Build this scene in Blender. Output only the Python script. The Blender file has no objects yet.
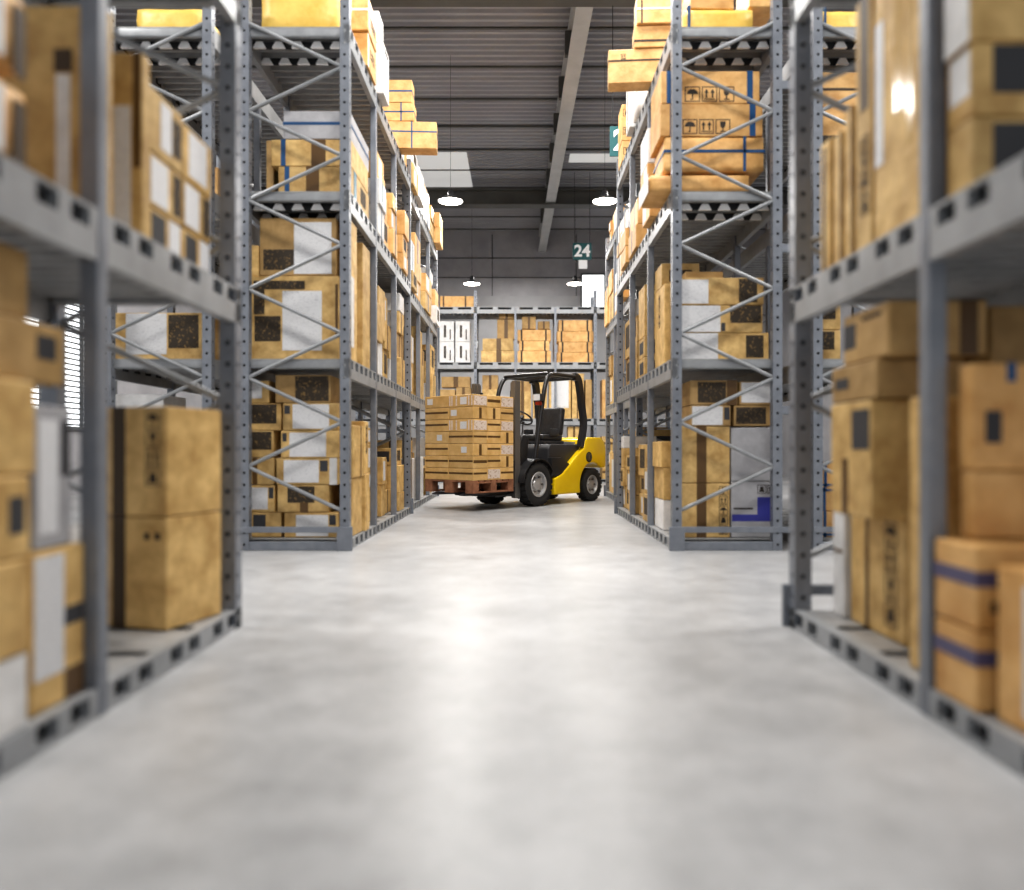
import bpy, bmesh, math, random
from mathutils import Vector, Matrix
random.seed(11)
PI = math.pi
C = bpy.context.scene.collection
F = 750.0; CX = 519.0; CY = 449.0; H = 0.85      # camera calibration of the photograph
def X(px, d): return (px - CX) * d / F
def Z(py, d): return H + (CY - py) * d / F

# ------------------------------------------------------------------ materials
def mat(name, col, rough=0.5, metal=0.0, emit=None, estr=0.0, spec=None):
    m = bpy.data.materials.new(name); m.use_nodes = True
    b = m.node_tree.nodes['Principled BSDF']
    b.inputs['Base Color'].default_value = (*col, 1)
    b.inputs['Roughness'].default_value = rough
    b.inputs['Metallic'].default_value = metal
    if spec is not None: b.inputs['Specular IOR Level'].default_value = spec
    if emit:
        b.inputs['Emission Color'].default_value = (*emit, 1)
        b.inputs['Emission Strength'].default_value = estr
    return m
def nd(m, t, **kw):
    n = m.node_tree.nodes.new(t)
    for k, v in kw.items():
        if k in n.inputs: n.inputs[k].default_value = v
        else: setattr(n, k, v)
    return n
def ln(m, a, b): m.node_tree.links.new(a, b)
def noisy(name, c1, c2, rough=0.6, scale=4.0, metal=0.0, bump=0.0, bscale=30.0, vary=0.0, stretch=(1, 1, 1), rvar=0.0, lo=0.35, hi=0.65):
    """two-tone noise over object coordinates; vary = brightness change from object to object"""
    m = mat(name, c1, rough, metal); nt = m.node_tree; b = nt.nodes['Principled BSDF']
    tc = nd(m, 'ShaderNodeTexCoord'); mp = nd(m, 'ShaderNodeMapping'); mp.inputs['Scale'].default_value = stretch
    oi = nd(m, 'ShaderNodeObjectInfo')
    ad = nd(m, 'ShaderNodeVectorMath', operation='ADD')
    sc = nd(m, 'ShaderNodeVectorMath', operation='SCALE'); sc.inputs['Scale'].default_value = 37.0
    cb = nd(m, 'ShaderNodeCombineXYZ')
    for i in range(3): ln(m, oi.outputs['Random'], cb.inputs[i])
    ln(m, cb.outputs[0], sc.inputs[0])
    ln(m, tc.outputs['Object'], mp.inputs[0]); ln(m, mp.outputs[0], ad.inputs[0])
    if vary > 0: ln(m, sc.outputs[0], ad.inputs[1])
    n = nd(m, 'ShaderNodeTexNoise', Scale=scale, Detail=6.0, Roughness=0.62); ln(m, ad.outputs[0], n.inputs['Vector'])
    r = nd(m, 'ShaderNodeValToRGB'); r.color_ramp.elements[0].position = lo; r.color_ramp.elements[1].position = hi
    r.color_ramp.elements[0].color = (*c1, 1); r.color_ramp.elements[1].color = (*c2, 1)
    ln(m, n.outputs['Fac'], r.inputs[0])
    out = r.outputs[0]
    if vary > 0:
        hs = nd(m, 'ShaderNodeHueSaturation')
        mr = nd(m, 'ShaderNodeMapRange'); mr.inputs['To Min'].default_value = 1 - vary; mr.inputs['To Max'].default_value = 1 + vary
        ln(m, oi.outputs['Random'], mr.inputs[0]); ln(m, mr.outputs[0], hs.inputs['Value']); ln(m, out, hs.inputs['Color'])
        out = hs.outputs[0]
    ln(m, out, b.inputs['Base Color'])
    if rvar:
        mr = nd(m, 'ShaderNodeMapRange'); mr.inputs['To Min'].default_value = rough - rvar; mr.inputs['To Max'].default_value = rough + rvar
        ln(m, n.outputs['Fac'], mr.inputs[0]); ln(m, mr.outputs[0], b.inputs['Roughness'])
    if bump:
        n2 = nd(m, 'ShaderNodeTexNoise', Scale=bscale, Detail=4.0); ln(m, ad.outputs[0], n2.inputs['Vector'])
        bp = nd(m, 'ShaderNodeBump'); bp.inputs['Strength'].default_value = bump; bp.inputs['Distance'].default_value = 0.02
        ln(m, n2.outputs['Fac'], bp.inputs['Height']); ln(m, bp.outputs[0], b.inputs['Normal'])
    return m

M = {}
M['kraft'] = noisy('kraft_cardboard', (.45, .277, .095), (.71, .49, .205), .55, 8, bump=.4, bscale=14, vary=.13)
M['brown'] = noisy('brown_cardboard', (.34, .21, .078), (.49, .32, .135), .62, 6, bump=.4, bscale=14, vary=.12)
M['orange'] = noisy('orange_cardboard', (.57, .30, .095), (.79, .49, .20), .5, 6, bump=.45, bscale=11, vary=.1)
M['yellow'] = noisy('yellow_wrapped_cardboard', (.72, .46, .085), (.85, .60, .16), .45, 4, bump=.55, bscale=8, vary=.05)
M['white'] = noisy('white_carton', (.62, .61, .60), (.80, .79, .78), .6, 7, bump=.25, bscale=14, vary=.08)
M['grey'] = noisy('grey_carton', (.34, .335, .35), (.46, .455, .47), .6, 5, bump=.3, bscale=10, vary=.05)
M['load'] = noisy('taped_load_cardboard', (.60, .37, .13), (.74, .50, .22), .42, 6, bump=.15, bscale=12, vary=.12)
M['tape'] = mat('brown_tape', (.115, .06, .018), .45)
M['darktape'] = mat('dark_tape', (.06, .036, .016), .5)
M['cleartape'] = mat('shiny_clear_tape', (.62, .42, .18), .12, spec=.9)
M['blue'] = mat('blue_strap', (.012, .075, .20), .4)
M['teal'] = mat('teal_strap', (.01, .14, .22), .4)
M['purple'] = mat('purple_strap', (.10, .09, .17), .4)
M['ink'] = mat('black_ink', (.035, .025, .018), .7)
M['inkblue'] = mat('blue_ink', (.045, .05, .30), .6)
M['light_ink'] = mat('pale_print', (.55, .36, .12), .7)
def stripes(name, base, dark, sx, sz, thr, rough=.6):
    m = mat(name, base, rough); b = m.node_tree.nodes['Principled BSDF']
    tc = nd(m, 'ShaderNodeTexCoord'); mp = nd(m, 'ShaderNodeMapping'); mp.inputs['Scale'].default_value = (sx, sx, sz)
    n = nd(m, 'ShaderNodeTexNoise', Scale=1.0, Detail=2.0)
    ln(m, tc.outputs['Object'], mp.inputs[0]); ln(m, mp.outputs[0], n.inputs['Vector'])
    r = nd(m, 'ShaderNodeValToRGB'); r.color_ramp.elements[0].position = thr; r.color_ramp.elements[1].position = thr + .05
    r.color_ramp.elements[0].color = (*base, 1); r.color_ramp.elements[1].color = (*dark, 1)
    ln(m, n.outputs['Fac'], r.inputs[0]); ln(m, r.outputs[0], b.inputs['Base Color'])
    return m
M['paper'] = stripes('white_paper_label', (.70, .70, .71), (.50, .50, .52), 42, 260, .59, .5)
M['sheet'] = stripes('pinkish_paper_sheet', (.72, .62, .55), (.50, .36, .26), 40, 60, .55, .45)
M['print'] = stripes('dark_printed_panel', (.045, .032, .020), (.24, .15, .055), 55, 55, .60, .7)
M['slab'] = mat('charcoal_printed_label', (.045, .045, .05), .6)
M['post'] = noisy('grey_rack_paint', (.19, .205, .235), (.255, .272, .305), .38, 6, metal=.25, rvar=.06)
M['beam'] = noisy('pale_grey_rack_paint', (.27, .28, .29), (.36, .37, .385), .40, 5, metal=.2, rvar=.06)
M['deck'] = noisy('galvanised_deck', (.30, .30, .30), (.42, .42, .42), .42, 6, metal=.25, stretch=(1, 6, 1))
M['deckend'] = mat('lit_deck_end', (.90, .90, .90), .5, 0)  # near-white colour stands in for light falling on the deck tabs
M['floor'] = None
M['ceil'] = noisy('grey_corrugated_sheet', (.30, .30, .32), (.36, .36, .38), .5, .6)
M['steel'] = noisy('dark_roof_steel', (.085, .083, .075), (.11, .108, .10), .55, 2)
M['steel2'] = noisy('mid_grey_roof_steel', (.42, .42, .415), (.50, .50, .495), .5, 2)
M['wall'] = noisy('grey_wall_panel', (.33, .325, .34), (.41, .405, .42), .8, 1.2)
M['wallpale'] = noisy('pale_wall_panel', (.34, .34, .35), (.42, .42, .43), .8, 1.0)
M['line'] = mat('dark_joint', (.05, .05, .05), .7)
M['glass'] = mat('bright_frosted_glass', (.85, .88, .9), .3, emit=(.95, .98, 1), estr=1.5)
M['sky'] = mat('milky_skylight', (.45, .45, .44), .5, emit=(1, .98, .95), estr=.30)
M['frame'] = mat('grey_window_frame', (.12, .125, .13), .5)
M['lampglow'] = mat('lamp_diffuser', (1, 1, 1), .4, emit=(1, .93, .82), estr=14)
M['lampshade'] = mat('black_lamp_shade', (.03, .03, .032), .35)
M['cable'] = mat('black_cable', (.02, .02, .02), .6)
M['sign'] = mat('teal_sign', (.0, .075, .08), .4)
M['signwhite'] = mat('white_lettering', (.85, .85, .85), .4)
M['fyellow'] = noisy('yellow_machine_paint', (.80, .53, .004), (.86, .60, .008), .28, 3)
M['fblack'] = mat('black_machine_paint', (.022, .022, .024), .32)
M['fdark'] = mat('charcoal_plastic', (.040, .040, .044), .42)
M['vinyl'] = noisy('black_vinyl', (.022, .022, .024), (.05, .05, .053), .36, 8, bump=.1)
M['fmetal'] = mat('dark_mast_steel', (.20, .19, .18), .35, .6)
M['chrome'] = mat('silver_rim', (.55, .55, .56), .3, .6)
M['rubber'] = mat('tyre_rubber', (.022, .022, .023), .75)
M['lens'] = mat('headlight_lens', (.7, .7, .72), .15)
M['red'] = mat('red_indicator', (.35, .03, .01), .3)
M['wood'] = noisy('reddish_pallet_wood', (.20, .085, .045), (.36, .17, .095), .75, 8, bump=.3, stretch=(1, 1, 1))

# polished concrete floor
m = mat('polished_concrete', (.5, .5, .5), .3); b = m.node_tree.nodes['Principled BSDF']
tc = nd(m, 'ShaderNodeTexCoord')
n1 = nd(m, 'ShaderNodeTexNoise', Scale=.55, Detail=5.0, Roughness=.6); n2 = nd(m, 'ShaderNodeTexNoise', Scale=5.0, Detail=8.0, Roughness=.7)
n3 = nd(m, 'ShaderNodeTexNoise', Scale=60.0, Detail=4.0)
for q in (n1, n2, n3): ln(m, tc.outputs['Object'], q.inputs['Vector'])
a1 = nd(m, 'ShaderNodeMath', operation='MULTIPLY_ADD'); a1.inputs[1].default_value = .55; ln(m, n1.outputs['Fac'], a1.inputs[0])
a0 = nd(m, 'ShaderNodeMath', operation='MULTIPLY_ADD'); a0.inputs[1].default_value = .33; a0.inputs[2].default_value = 0
a3 = nd(m, 'ShaderNodeMath', operation='MULTIPLY_ADD'); a3.inputs[1].default_value = .12
ln(m, n2.outputs['Fac'], a0.inputs[0]); ln(m, a0.outputs[0], a3.inputs[2]); ln(m, n3.outputs['Fac'], a3.inputs[0]); ln(m, a3.outputs[0], a1.inputs[2])
r = nd(m, 'ShaderNodeValToRGB'); r.color_ramp.elements[0].position = .36; r.color_ramp.elements[1].position = .64
r.color_ramp.elements[0].color = (.25, .252, .257, 1); r.color_ramp.elements[1].color = (.50, .502, .508, 1)
ln(m, a1.outputs[0], r.inputs[0]); ln(m, r.outputs[0], b.inputs['Base Color'])
mr = nd(m, 'ShaderNodeMapRange'); mr.inputs['To Min'].default_value = .26; mr.inputs['To Max'].default_value = .44
ln(m, n2.outputs['Fac'], mr.inputs[0]); ln(m, mr.outputs[0], b.inputs['Roughness'])
bp = nd(m, 'ShaderNodeBump'); bp.inputs['Strength'].default_value = .12; bp.inputs['Distance'].default_value = .01
ln(m, n2.outputs['Fac'], bp.inputs['Height']); ln(m, bp.outputs[0], b.inputs['Normal'])
b.inputs['Specular IOR Level'].default_value = .30
M['floor'] = m

# ------------------------------------------------------------------ mesh helpers
class MB:
    def __init__(s): s.v = []; s.f = []; s.mi = []
    def add(s, vs, fs, k=0):
        o = len(s.v); s.v += [tuple(p) for p in vs]
        for f in fs: s.f.append(tuple(i + o for i in f)); s.mi.append(k)
        return s
    def box(s, x0, x1, y0, y1, z0, z1, k=0):
        if x0 > x1: x0, x1 = x1, x0
        vs = [(x0, y0, z0), (x1, y0, z0), (x1, y1, z0), (x0, y1, z0), (x0, y0, z1), (x1, y0, z1), (x1, y1, z1), (x0, y1, z1)]
        return s.add(vs, [(0, 3, 2, 1), (4, 5, 6, 7), (0, 1, 5, 4), (1, 2, 6, 5), (2, 3, 7, 6), (3, 0, 4, 7)], k)
    def slab(s, o, U, V, N, u0, u1, v0, v1, t0, t1, k=0):
        o, U, V, N = Vector(o), Vector(U), Vector(V), Vector(N)
        vs = [o + U * u + V * v + N * t for t in (t0, t1) for u, v in ((u0, v0), (u1, v0), (u1, v1), (u0, v1))]
        return s.add(vs, [(0, 3, 2, 1), (4, 5, 6, 7), (0, 1, 5, 4), (1, 2, 6, 5), (2, 3, 7, 6), (3, 0, 4, 7)], k)
    def tube(s, pts, r, n=8, k=0, cap=True):
        pts = [Vector(p) for p in pts]; rings = []
        for i, p in enumerate(pts):
            a = pts[max(i - 1, 0)]; c = pts[min(i + 1, len(pts) - 1)]
            d = (c - a).normalized(); up = Vector((0, 0, 1)) if abs(d.z) < .9 else Vector((1, 0, 0))
            e1 = d.cross(up).normalized(); e2 = e1.cross(d)
            rings.append([p + (e1 * math.cos(2 * PI * j / n) + e2 * math.sin(2 * PI * j / n)) * r for j in range(n)])
        vs = [q for g in rings for q in g]; fs = []
        for i in range(len(pts) - 1):
            for j in range(n):
                fs.append((i * n + j, i * n + (j + 1) % n, (i + 1) * n + (j + 1) % n, (i + 1) * n + j))
        if cap: fs.append(tuple(range(n))[::-1]); fs.append(tuple(range((len(pts) - 1) * n, len(pts) * n)))
        return s.add(vs, fs, k)
    def lathe(s, prof, n, o, ax='z', k=0):
        """prof: (radius, height) list; ax the axis"""
        vs = []; fs = []
        for r, h in prof:
            for j in range(n):
                a = 2 * PI * j / n; c, q = r * math.cos(a), r * math.sin(a)
                p = (c, q, h) if ax == 'z' else ((c, h, q) if ax == 'y' else (h, c, q))
                vs.append((p[0] + o[0], p[1] + o[1], p[2] + o[2]))
        for i in range(len(prof) - 1):
            for j in range(n): fs.append((i * n + j, i * n + (j + 1) % n, (i + 1) * n + (j + 1) % n, (i + 1) * n + j))
        return s.add(vs, fs, k)
    def extr(s, poly, y0, y1, k=0):
        """polygon in XZ pulled along Y"""
        n = len(poly); vs = [(x, y0, z) for x, z in poly] + [(x, y1, z) for x, z in poly]
        fs = [tuple(range(n)), tuple(range(n, 2 * n))[::-1]]
        for i in range(n): fs.append((i, i + n, (i + 1) % n + n, (i + 1) % n))
        return s.add(vs, fs, k)
    def mesh(s, name):
        me = bpy.data.meshes.new(name); me.from_pydata(s.v, [], s.f)
        me.polygons.foreach_set('material_index', s.mi); me.update(); return me
    def build(s, name, mats, parent=None, loc=(0, 0, 0), bevel=0, seg=2, smooth=False, fix=True):
        me = s.mesh(name)
        if bevel or fix:
            bm = bmesh.new(); bm.from_mesh(me)
            if fix: bmesh.ops.recalc_face_normals(bm, faces=bm.faces)
            if bevel: bmesh.ops.bevel(bm, geom=[e for e in bm.edges if e.is_manifold and e.calc_face_angle(0) > .5], offset=bevel, segments=seg, affect='EDGES', profile=.6)
            bm.to_mesh(me); bm.free()
        for q in (mats if isinstance(mats, (list, tuple)) else [mats]): me.materials.append(q)
        if smooth:
            me.shade_smooth()
            try: me.set_sharp_from_angle(angle=.7)
            except Exception: pass
        o = bpy.data.objects.new(name, me); C.objects.link(o); o.location = loc
        if parent: o.parent = parent
        return o
def tag(o, label=None, cat=None, group=None, kind=None):
    if label: o['label'] = label
    if cat: o['category'] = cat
    if group: o['group'] = group
    if kind: o['kind'] = kind
    return o
def empty(name, loc=(0, 0, 0), rz=0):
    o = bpy.data.objects.new(name, None); C.objects.link(o); o.location = loc; o.rotation_euler = (0, 0, rz)
    o.empty_display_size = .1; return o
def copy_tree(o, parent=None):
    c = o.copy(); C.objects.link(c); c.parent = parent
    for ch in o.children: copy_tree(ch, c)
    return c

# ------------------------------------------------------------------ the setting
tag(MB().box(-8.2, 8.4, -2, 25.2, -.1, 0).build('floor', M['floor']), kind='structure')
# corrugated roof sheet, ribs across the hall
cb = MB(); ZC = 8.1; y = -2.0; prof = []
while y < 25.2:
    prof += [(y, ZC + .06), (y + .03, ZC), (y + .10, ZC), (y + .13, ZC + .06)]; y += .19
vs = [(x, q, z) for x in (-8.2, 8.4) for q, z in prof]; n = len(prof)
cb.add(vs, [(i, i + 1, n + i + 1, n + i) for i in range(n - 1)])
tag(cb.build('ceiling', M['ceil'], fix=False), kind='structure')
for i in range(19):
    yy = 1.1 + i * 1.31
    p = MB().box(-8.2, 8.4, yy - .022, yy + .022, ZC - .032, ZC - .0)
    tag(p.build('roof_purlin', M['steel']), kind='structure')
for yy in (2.0, 10.87, 20.1):
    p = MB().box(-8.2, 8.4, yy - .16, yy + .16, 7.35, 7.39).box(-8.2, 8.4, yy - .16, yy + .16, 7.75, 7.79).box(-8.2, 8.4, yy - .03, yy + .03, 7.39, 7.75)
    tag(p.build('roof_cross_beam', M['steel']), kind='structure')
mbm = MB()
mbm.box(-.13, .13, -2, 25, 7.42, 7.46).box(-.13, .13, -2, 25, 7.9, 7.95).box(-.03, .03, -2, 25, 7.46, 7.9)
o = mbm.build('roof_main_beam', M['steel2'], loc=(1.142, 0, 0)); o.rotation_euler = (0, 0, .015); tag(o, kind='structure')
for i in range(14):
    q = MB().box(-.18, -.03, -.05, .05, 7.47, 7.88).build('stiffener_plate', M['steel'], o, loc=(0, 1.8 + i * 1.55, 0))  # dark steel here stands in for shadow on the beam's left side
# back wall: grey panels above, pale band below
bw = MB().box(-8.2, 8.4, 25, 25.2, 5.95, 8.2, 0).box(-8.2, 8.4, 25, 25.2, 0, 5.95, 1)
for zz in (6.55, 7.2): bw.box(-8.2, 8.4, 24.985, 25.0, zz, zz + .025, 2)
for xx in (-6.5, -3.7, -.9, 1.9, 4.7): bw.box(xx, xx + .02, 24.985, 25.0, 5.95, 8.0, 2)
tag(bw.build('wall_back', [M['wall'], M['wallpale'], M['line']]), kind='structure')
def window(name, o, U, N, w, h, nx, slats):
    """frame, bright panes and bars; o lower corner on the wall face"""
    r = MB(); V = (0, 0, 1)
    r.slab(o, U, V, N, 0, w, 0, .06, 0, .06).slab(o, U, V, N, 0, w, h - .06, h, 0, .06)
    for i in range(nx + 1):
        u = i * (w - .06) / nx; r.slab(o, U, V, N, u, u + .06, .06, h - .06, 0, .06)
    f = tag(r.build(name, M['frame']), kind='structure')
    MB().slab(o, U, V, N, .05, w - .05, .05, h - .05, .005, .02).build('window_pane', M['glass'], f)
    if slats:
        s = MB(); k = int((h - .12) / .1)
        for i in range(k): s.slab(o, U, V, N, .05, w - .05, .08 + i * .1, .108 + i * .1, .022, .05)
        s.build('window_louvres', M['frame'], f)
window('window_1', (2.05, 25.0, 5.5), (1, 0, 0), (0, -1, 0), 2.4, 1.2, 3, False)
tag(MB().box(-8.4, -8.2, -2, 25.2, 0, 8.2).build('wall_left', M['wall']), kind='structure')
tag(MB().box(8.4, 8.6, -2, 25.2, 0, 8.2).build('wall_right', M['wall']), kind='structure')
window('window_2', (-8.2, 11.6, 1.2), (0, 1, 0), (1, 0, 0), 3.6, 2.7, 3, True)
# skylights
for i, (x0, x1, y0, y1) in enumerate(((-2.75, -1.28, 18.3, 21.6), (1.25, 3.0, 18.4, 18.95))):
    tag(MB().box(x0, x1, y0, y1, ZC - .012, ZC - .002).build('window_%d' % (i + 3), M['sky']), kind='structure')

# ------------------------------------------------------------------ pallet racks
LV = (.093, 1.61, 3.02, 4.405); TOP = 4.64; DEP = .918
PW, PD = .075, .078      # upright along length, across depth
def hole_post(w, d, h):
    """perforated upright, origin at its min corner; real holes on four faces"""
    b = MB(); pitch = .1; n = int(h / pitch); r = .0125
    faces = [((0, 0, 0), (1, 0, 0), (0, -1, 0), d), ((d, 0, 0), (0, 1, 0), (1, 0, 0), w), ((d, w, 0), (-1, 0, 0), (0, 1, 0), d), ((0, w, 0), (0, -1, 0), (-1, 0, 0), w)]
    for o, U, N, wd in faces:
        o, U, N = Vector(o), Vector(U), Vector(N); V = Vector((0, 0, 1))
        for i in range(n):
            z0, z1 = i * pitch, (i + 1) * pitch; c = (wd / 2, z0 + .05)
            outer = [(wd, c[1]), (wd, z1), (wd / 2, z1), (0, z1), (0, c[1]), (0, z0), (wd / 2, z0), (wd, z0)]
            inner = [(c[0] + r * math.cos(k * PI / 4), c[1] + r * math.sin(k * PI / 4)) for k in range(8)]
            vs = [o + U * u + V * v for u, v in outer + inner]
            b.add(vs, [(k, (k + 1) % 8, 8 + (k + 1) % 8, 8 + k) for k in range(8)])
            vs = [o + U * u + V * v for u, v in inner] + [o + U * u + V * v - N * .006 for u, v in inner]
            b.add(vs, [(k, (k + 1) % 8, 8 + (k + 1) % 8, 8 + k) for k in range(8)])
        b.slab(o, U, V, N, 0, wd, n * pitch, h, -.004, 0)
    b.box(.008, d - .008, .008, w - .008, 0, h - .02, 1)  # dark core, painted shade seen through the holes
    b.box(0, d, 0, w, h - .006, h)
    return b
M['hollow'] = mat('hollow_shade', (.03, .032, .035), .8)  # near-black colour stands in for shade inside holes and slots
def slot_beam(s, L, z, low, sub, slots, sw, hgt=.165, sh=.052):
    """front shelf beam with real slots; front face at depth 0"""
    b = MB(); zt = z - .012; zs = z - .012 - sh; th = .045
    b.box(0, s * th, 0, L, z - hgt if not low else 0, zs); b.box(0, s * th, 0, L, zt, z)
    ys = [0.0]; nb = int(round(L / sub))
    for k in range(nb):
        for c in slots: ys += [k * sub + c - sw / 2, k * sub + c + sw / 2]
    ys.append(L)
    for i in range(0, len(ys), 2): b.box(0, s * th, ys[i], ys[i + 1], zs, zt)
    b.box(s * .034, s * .044, .01, L - .01, zs + .001, zt - .001, 1)  # dark plate behind the slots stands in for their shaded inside
    return b
def make_rack(s, L=3.6, sub=1.2, slots=(.1, .3, .5, .7, .9, 1.1), sw=.11, sh=.07, spacer=True, frames=None, top=TOP, guard=True):
    """s = direction from the aisle face into the rack; origin at the aisle face, near end, floor"""
    root = empty('pallet_rack')
    pm = hole_post(PW, PD, top); frames = frames or (0, L - PW)
    first = None
    for y0 in frames:
        for x0 in (0, DEP - PD):
            xx = s * x0 if s > 0 else s * x0 - PD
            if first is None: first = pm.build('perforated_upright', [M['post'], M['hollow']], root, loc=(xx, y0, 0), fix=False)
            else:
                o = first.copy(); C.objects.link(o); o.parent = root; o.location = (xx, y0, 0)
    for y0 in [q + PW / 2 for q in frames]:
        k = 0; z = .33; a = s * .06; c = s * (DEP - .06)
        while z + .3725 < TOP - .05:
            p, q = ((a, y0, z), (c, y0, z + .3725)) if k % 2 == 0 else ((c, y0, z), (a, y0, z + .3725))
            MB().tube([(p[0], y0 + (-.014 if y0 < 1 else .014), p[2]), (q[0], y0 + (-.014 if y0 < 1 else .014), q[2])], .0165, 8).build('diagonal_brace', M['beam'], root, smooth=True); z += .3725; k += 1
        for lv in LV[1:]:
            MB().box(s * .05, s * (DEP - .05), y0 + (.006 if y0 < 1 else -.05), y0 + (.05 if y0 < 1 else -.006), lv - .085, lv - .003).build('end_cross_beam', M['beam'], root, bevel=.018, seg=3, smooth=True)
        e = DEP + (.16 if spacer else 0)
        MB().box(0, s * e, y0 - .045 if y0 < 1 else y0 + .02, y0 - .02 if y0 < 1 else y0 + .045, .15, .20).build('base_tie_bar', M['post'], root, bevel=.005)
        MB().box(s * .05, s * (DEP - .04), y0 - .03, y0 + .03, 0.0, .075).build('base_cross_beam', M['post'], root, bevel=.006)
        yf = y0 - .058 if y0 < 1 else y0 + .035
        if guard: MB().box(-s * .03, s * .10, yf, yf + .023, 0, .2).build('foot_guard', M['post'], root, bevel=.004)
        if spacer:
            for zz in (1.14, 2.50, 3.87):
                MB().box(s * (DEP - .02), s * (DEP + .17), y0 - .02, y0 + .02, zz, zz + .07).build('row_spacer', M['post'], root, bevel=.006)
    for i, lv in enumerate(LV):
        slot_beam(s, L, lv, i == 0, sub, slots, sw, sh=sh).build('shelf_beam', [M['beam'], M['hollow']], root)
        MB().box(s * (DEP - .045), s * DEP, PW, L - PW, 0 if i == 0 else lv - .16, lv).build('rear_shelf_beam', M['beam'], root)
        d = MB(); hw = .045
        nseg = 9 if i == 0 else 3
        w = (L - .08) / nseg
        for j in range(nseg):
            g = .035 if i == 0 else .003
            d.box(s * .03, s * (DEP - .03), .04 + j * w + g, .04 + (j + 1) * w - g, lv - .010, lv - .001)
        if i > 0:
            y = .09
            while y < L - .08:      # folded ribs beneath the sheet
                vs = []
                for xx in (s * .046, s * (DEP - .046)):
                    vs += [(xx, y - .028, lv - .010), (xx, y - .014, lv - .062), (xx, y + .014, lv - .062), (xx, y + .028, lv - .010)]
                d.add(vs, [(0, 1, 5, 4), (1, 2, 6, 5), (2, 3, 7, 6), (0, 3, 2, 1), (4, 5, 6, 7)]); y += .115
            for row, (yy, nn) in enumerate(((.13, 5), (.40, 5)) if i > 1 else ()):   # folded tabs under the end beam, light painted in as near-white
                for t in range(nn):
                    xc = .14 + t * (DEP - .26) / (nn - 1) + row * .03
                    d.add([(s * (xc - .026), yy, lv - .075), (s * (xc + .026), yy, lv - .075), (s * (xc + .055), yy, lv - .128), (s * (xc - .055), yy, lv - .128),
                           (s * (xc - .026), yy + .03, lv - .075), (s * (xc + .026), yy + .03, lv - .075), (s * (xc + .055), yy + .03, lv - .128), (s * (xc - .055), yy + .03, lv - .128)],
                          [(0, 1, 2, 3), (4, 7, 6, 5), (0, 4, 5, 1), (1, 5, 6, 2), (2, 6, 7, 3), (3, 7, 4, 0)], 1)
                d.box(s * .05, s * (DEP - .05), yy + .035, yy + .05, lv - .12, lv - .062, 2)  # dark backing puts the shade behind the tabs into colour
        d.build('shelf_deck', [M['deck'], M['deckend'], M['hollow']], root)
    for k in [q for q in range(1, int(round(L / sub))) if not any(abs(q * sub - y0) < .2 for y0 in frames)]:
        for x0 in (.0, DEP - .06):
            xx = (x0, x0 + .055) if s > 0 else (-x0 - .055, -x0)
            MB().box(xx[0] - .003, xx[1] + .003, k * sub - .029, k * sub + .029, 0, LV[3] - .02).build('intermediate_post', M['post'], root, bevel=.006)
    return root
XL, XR = -1.42, 1.284
YN, YM, YF = 0.0, 6.27, 9.93
XFL, XFR = -1.47, 1.56
racks = {}
def place_rack(key, src, loc, label, rz=0):
    r = src if src.get('used') is None else copy_tree(src)
    src['used'] = 1
    r.location = loc; r.rotation_euler = (0, 0, rz)
    tag(r, label, 'rack', 'grey steel pallet racks'); racks[key] = r
    return r
rl, rr = make_rack(-1), make_rack(1)
NS = dict(slots=(.12, .28, .52, .68, .92, 1.08), sw=.098, sh=.06)
rnl, rnr = make_rack(-1, guard=False, **NS), make_rack(1, **NS)
place_rack('middle left', rl, (XL, YM, 0), 'grey steel pallet rack left of the aisle whose braced end stands beyond the cross aisle')
place_rack('middle right', rr, (XR, YM, 0), 'grey steel pallet rack right of the aisle whose braced end stands beyond the cross aisle')
place_rack('near left', rnl, (-1.332, YN - .0, 0), 'blurred grey pallet rack nearest the camera at the left edge')
place_rack('near right', rnr, (1.297, YN - .0, 0), 'blurred grey pallet rack nearest the camera at the right edge')
place_rack('far left', rl, (XFL, YF, 0), 'grey pallet rack on the left just behind the pallet load of the forklift')
place_rack('far right', rr, (XFR, YF, 0), 'grey pallet rack on the right beside the rear of the yellow forklift')
rlo, rro = make_rack(-1, spacer=False), make_rack(1, spacer=False)
place_rack('outer left', rro, (-3.49, YM, 0), 'grey pallet rack backing onto the middle left rack, seen through the near left rack')
place_rack('outer right', rlo, (3.38, YM, 0), 'grey pallet rack backing onto the middle right rack, seen past the near right upright')
YB = 18.75
rb = make_rack(-1, 9.0, 1.0, (.27, .73), .33, sh=.055, spacer=False, frames=(0, 3.0 - .04, 6.0 - .04, 9.0 - PW), top=4.82)
place_rack('back', rb, (-4.09, YB, 0), 'long grey pallet rack across the end of the aisle straight behind the forklift', -PI / 2)
for r in racks.values():
    if 'used' in r: del r['used']

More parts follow.
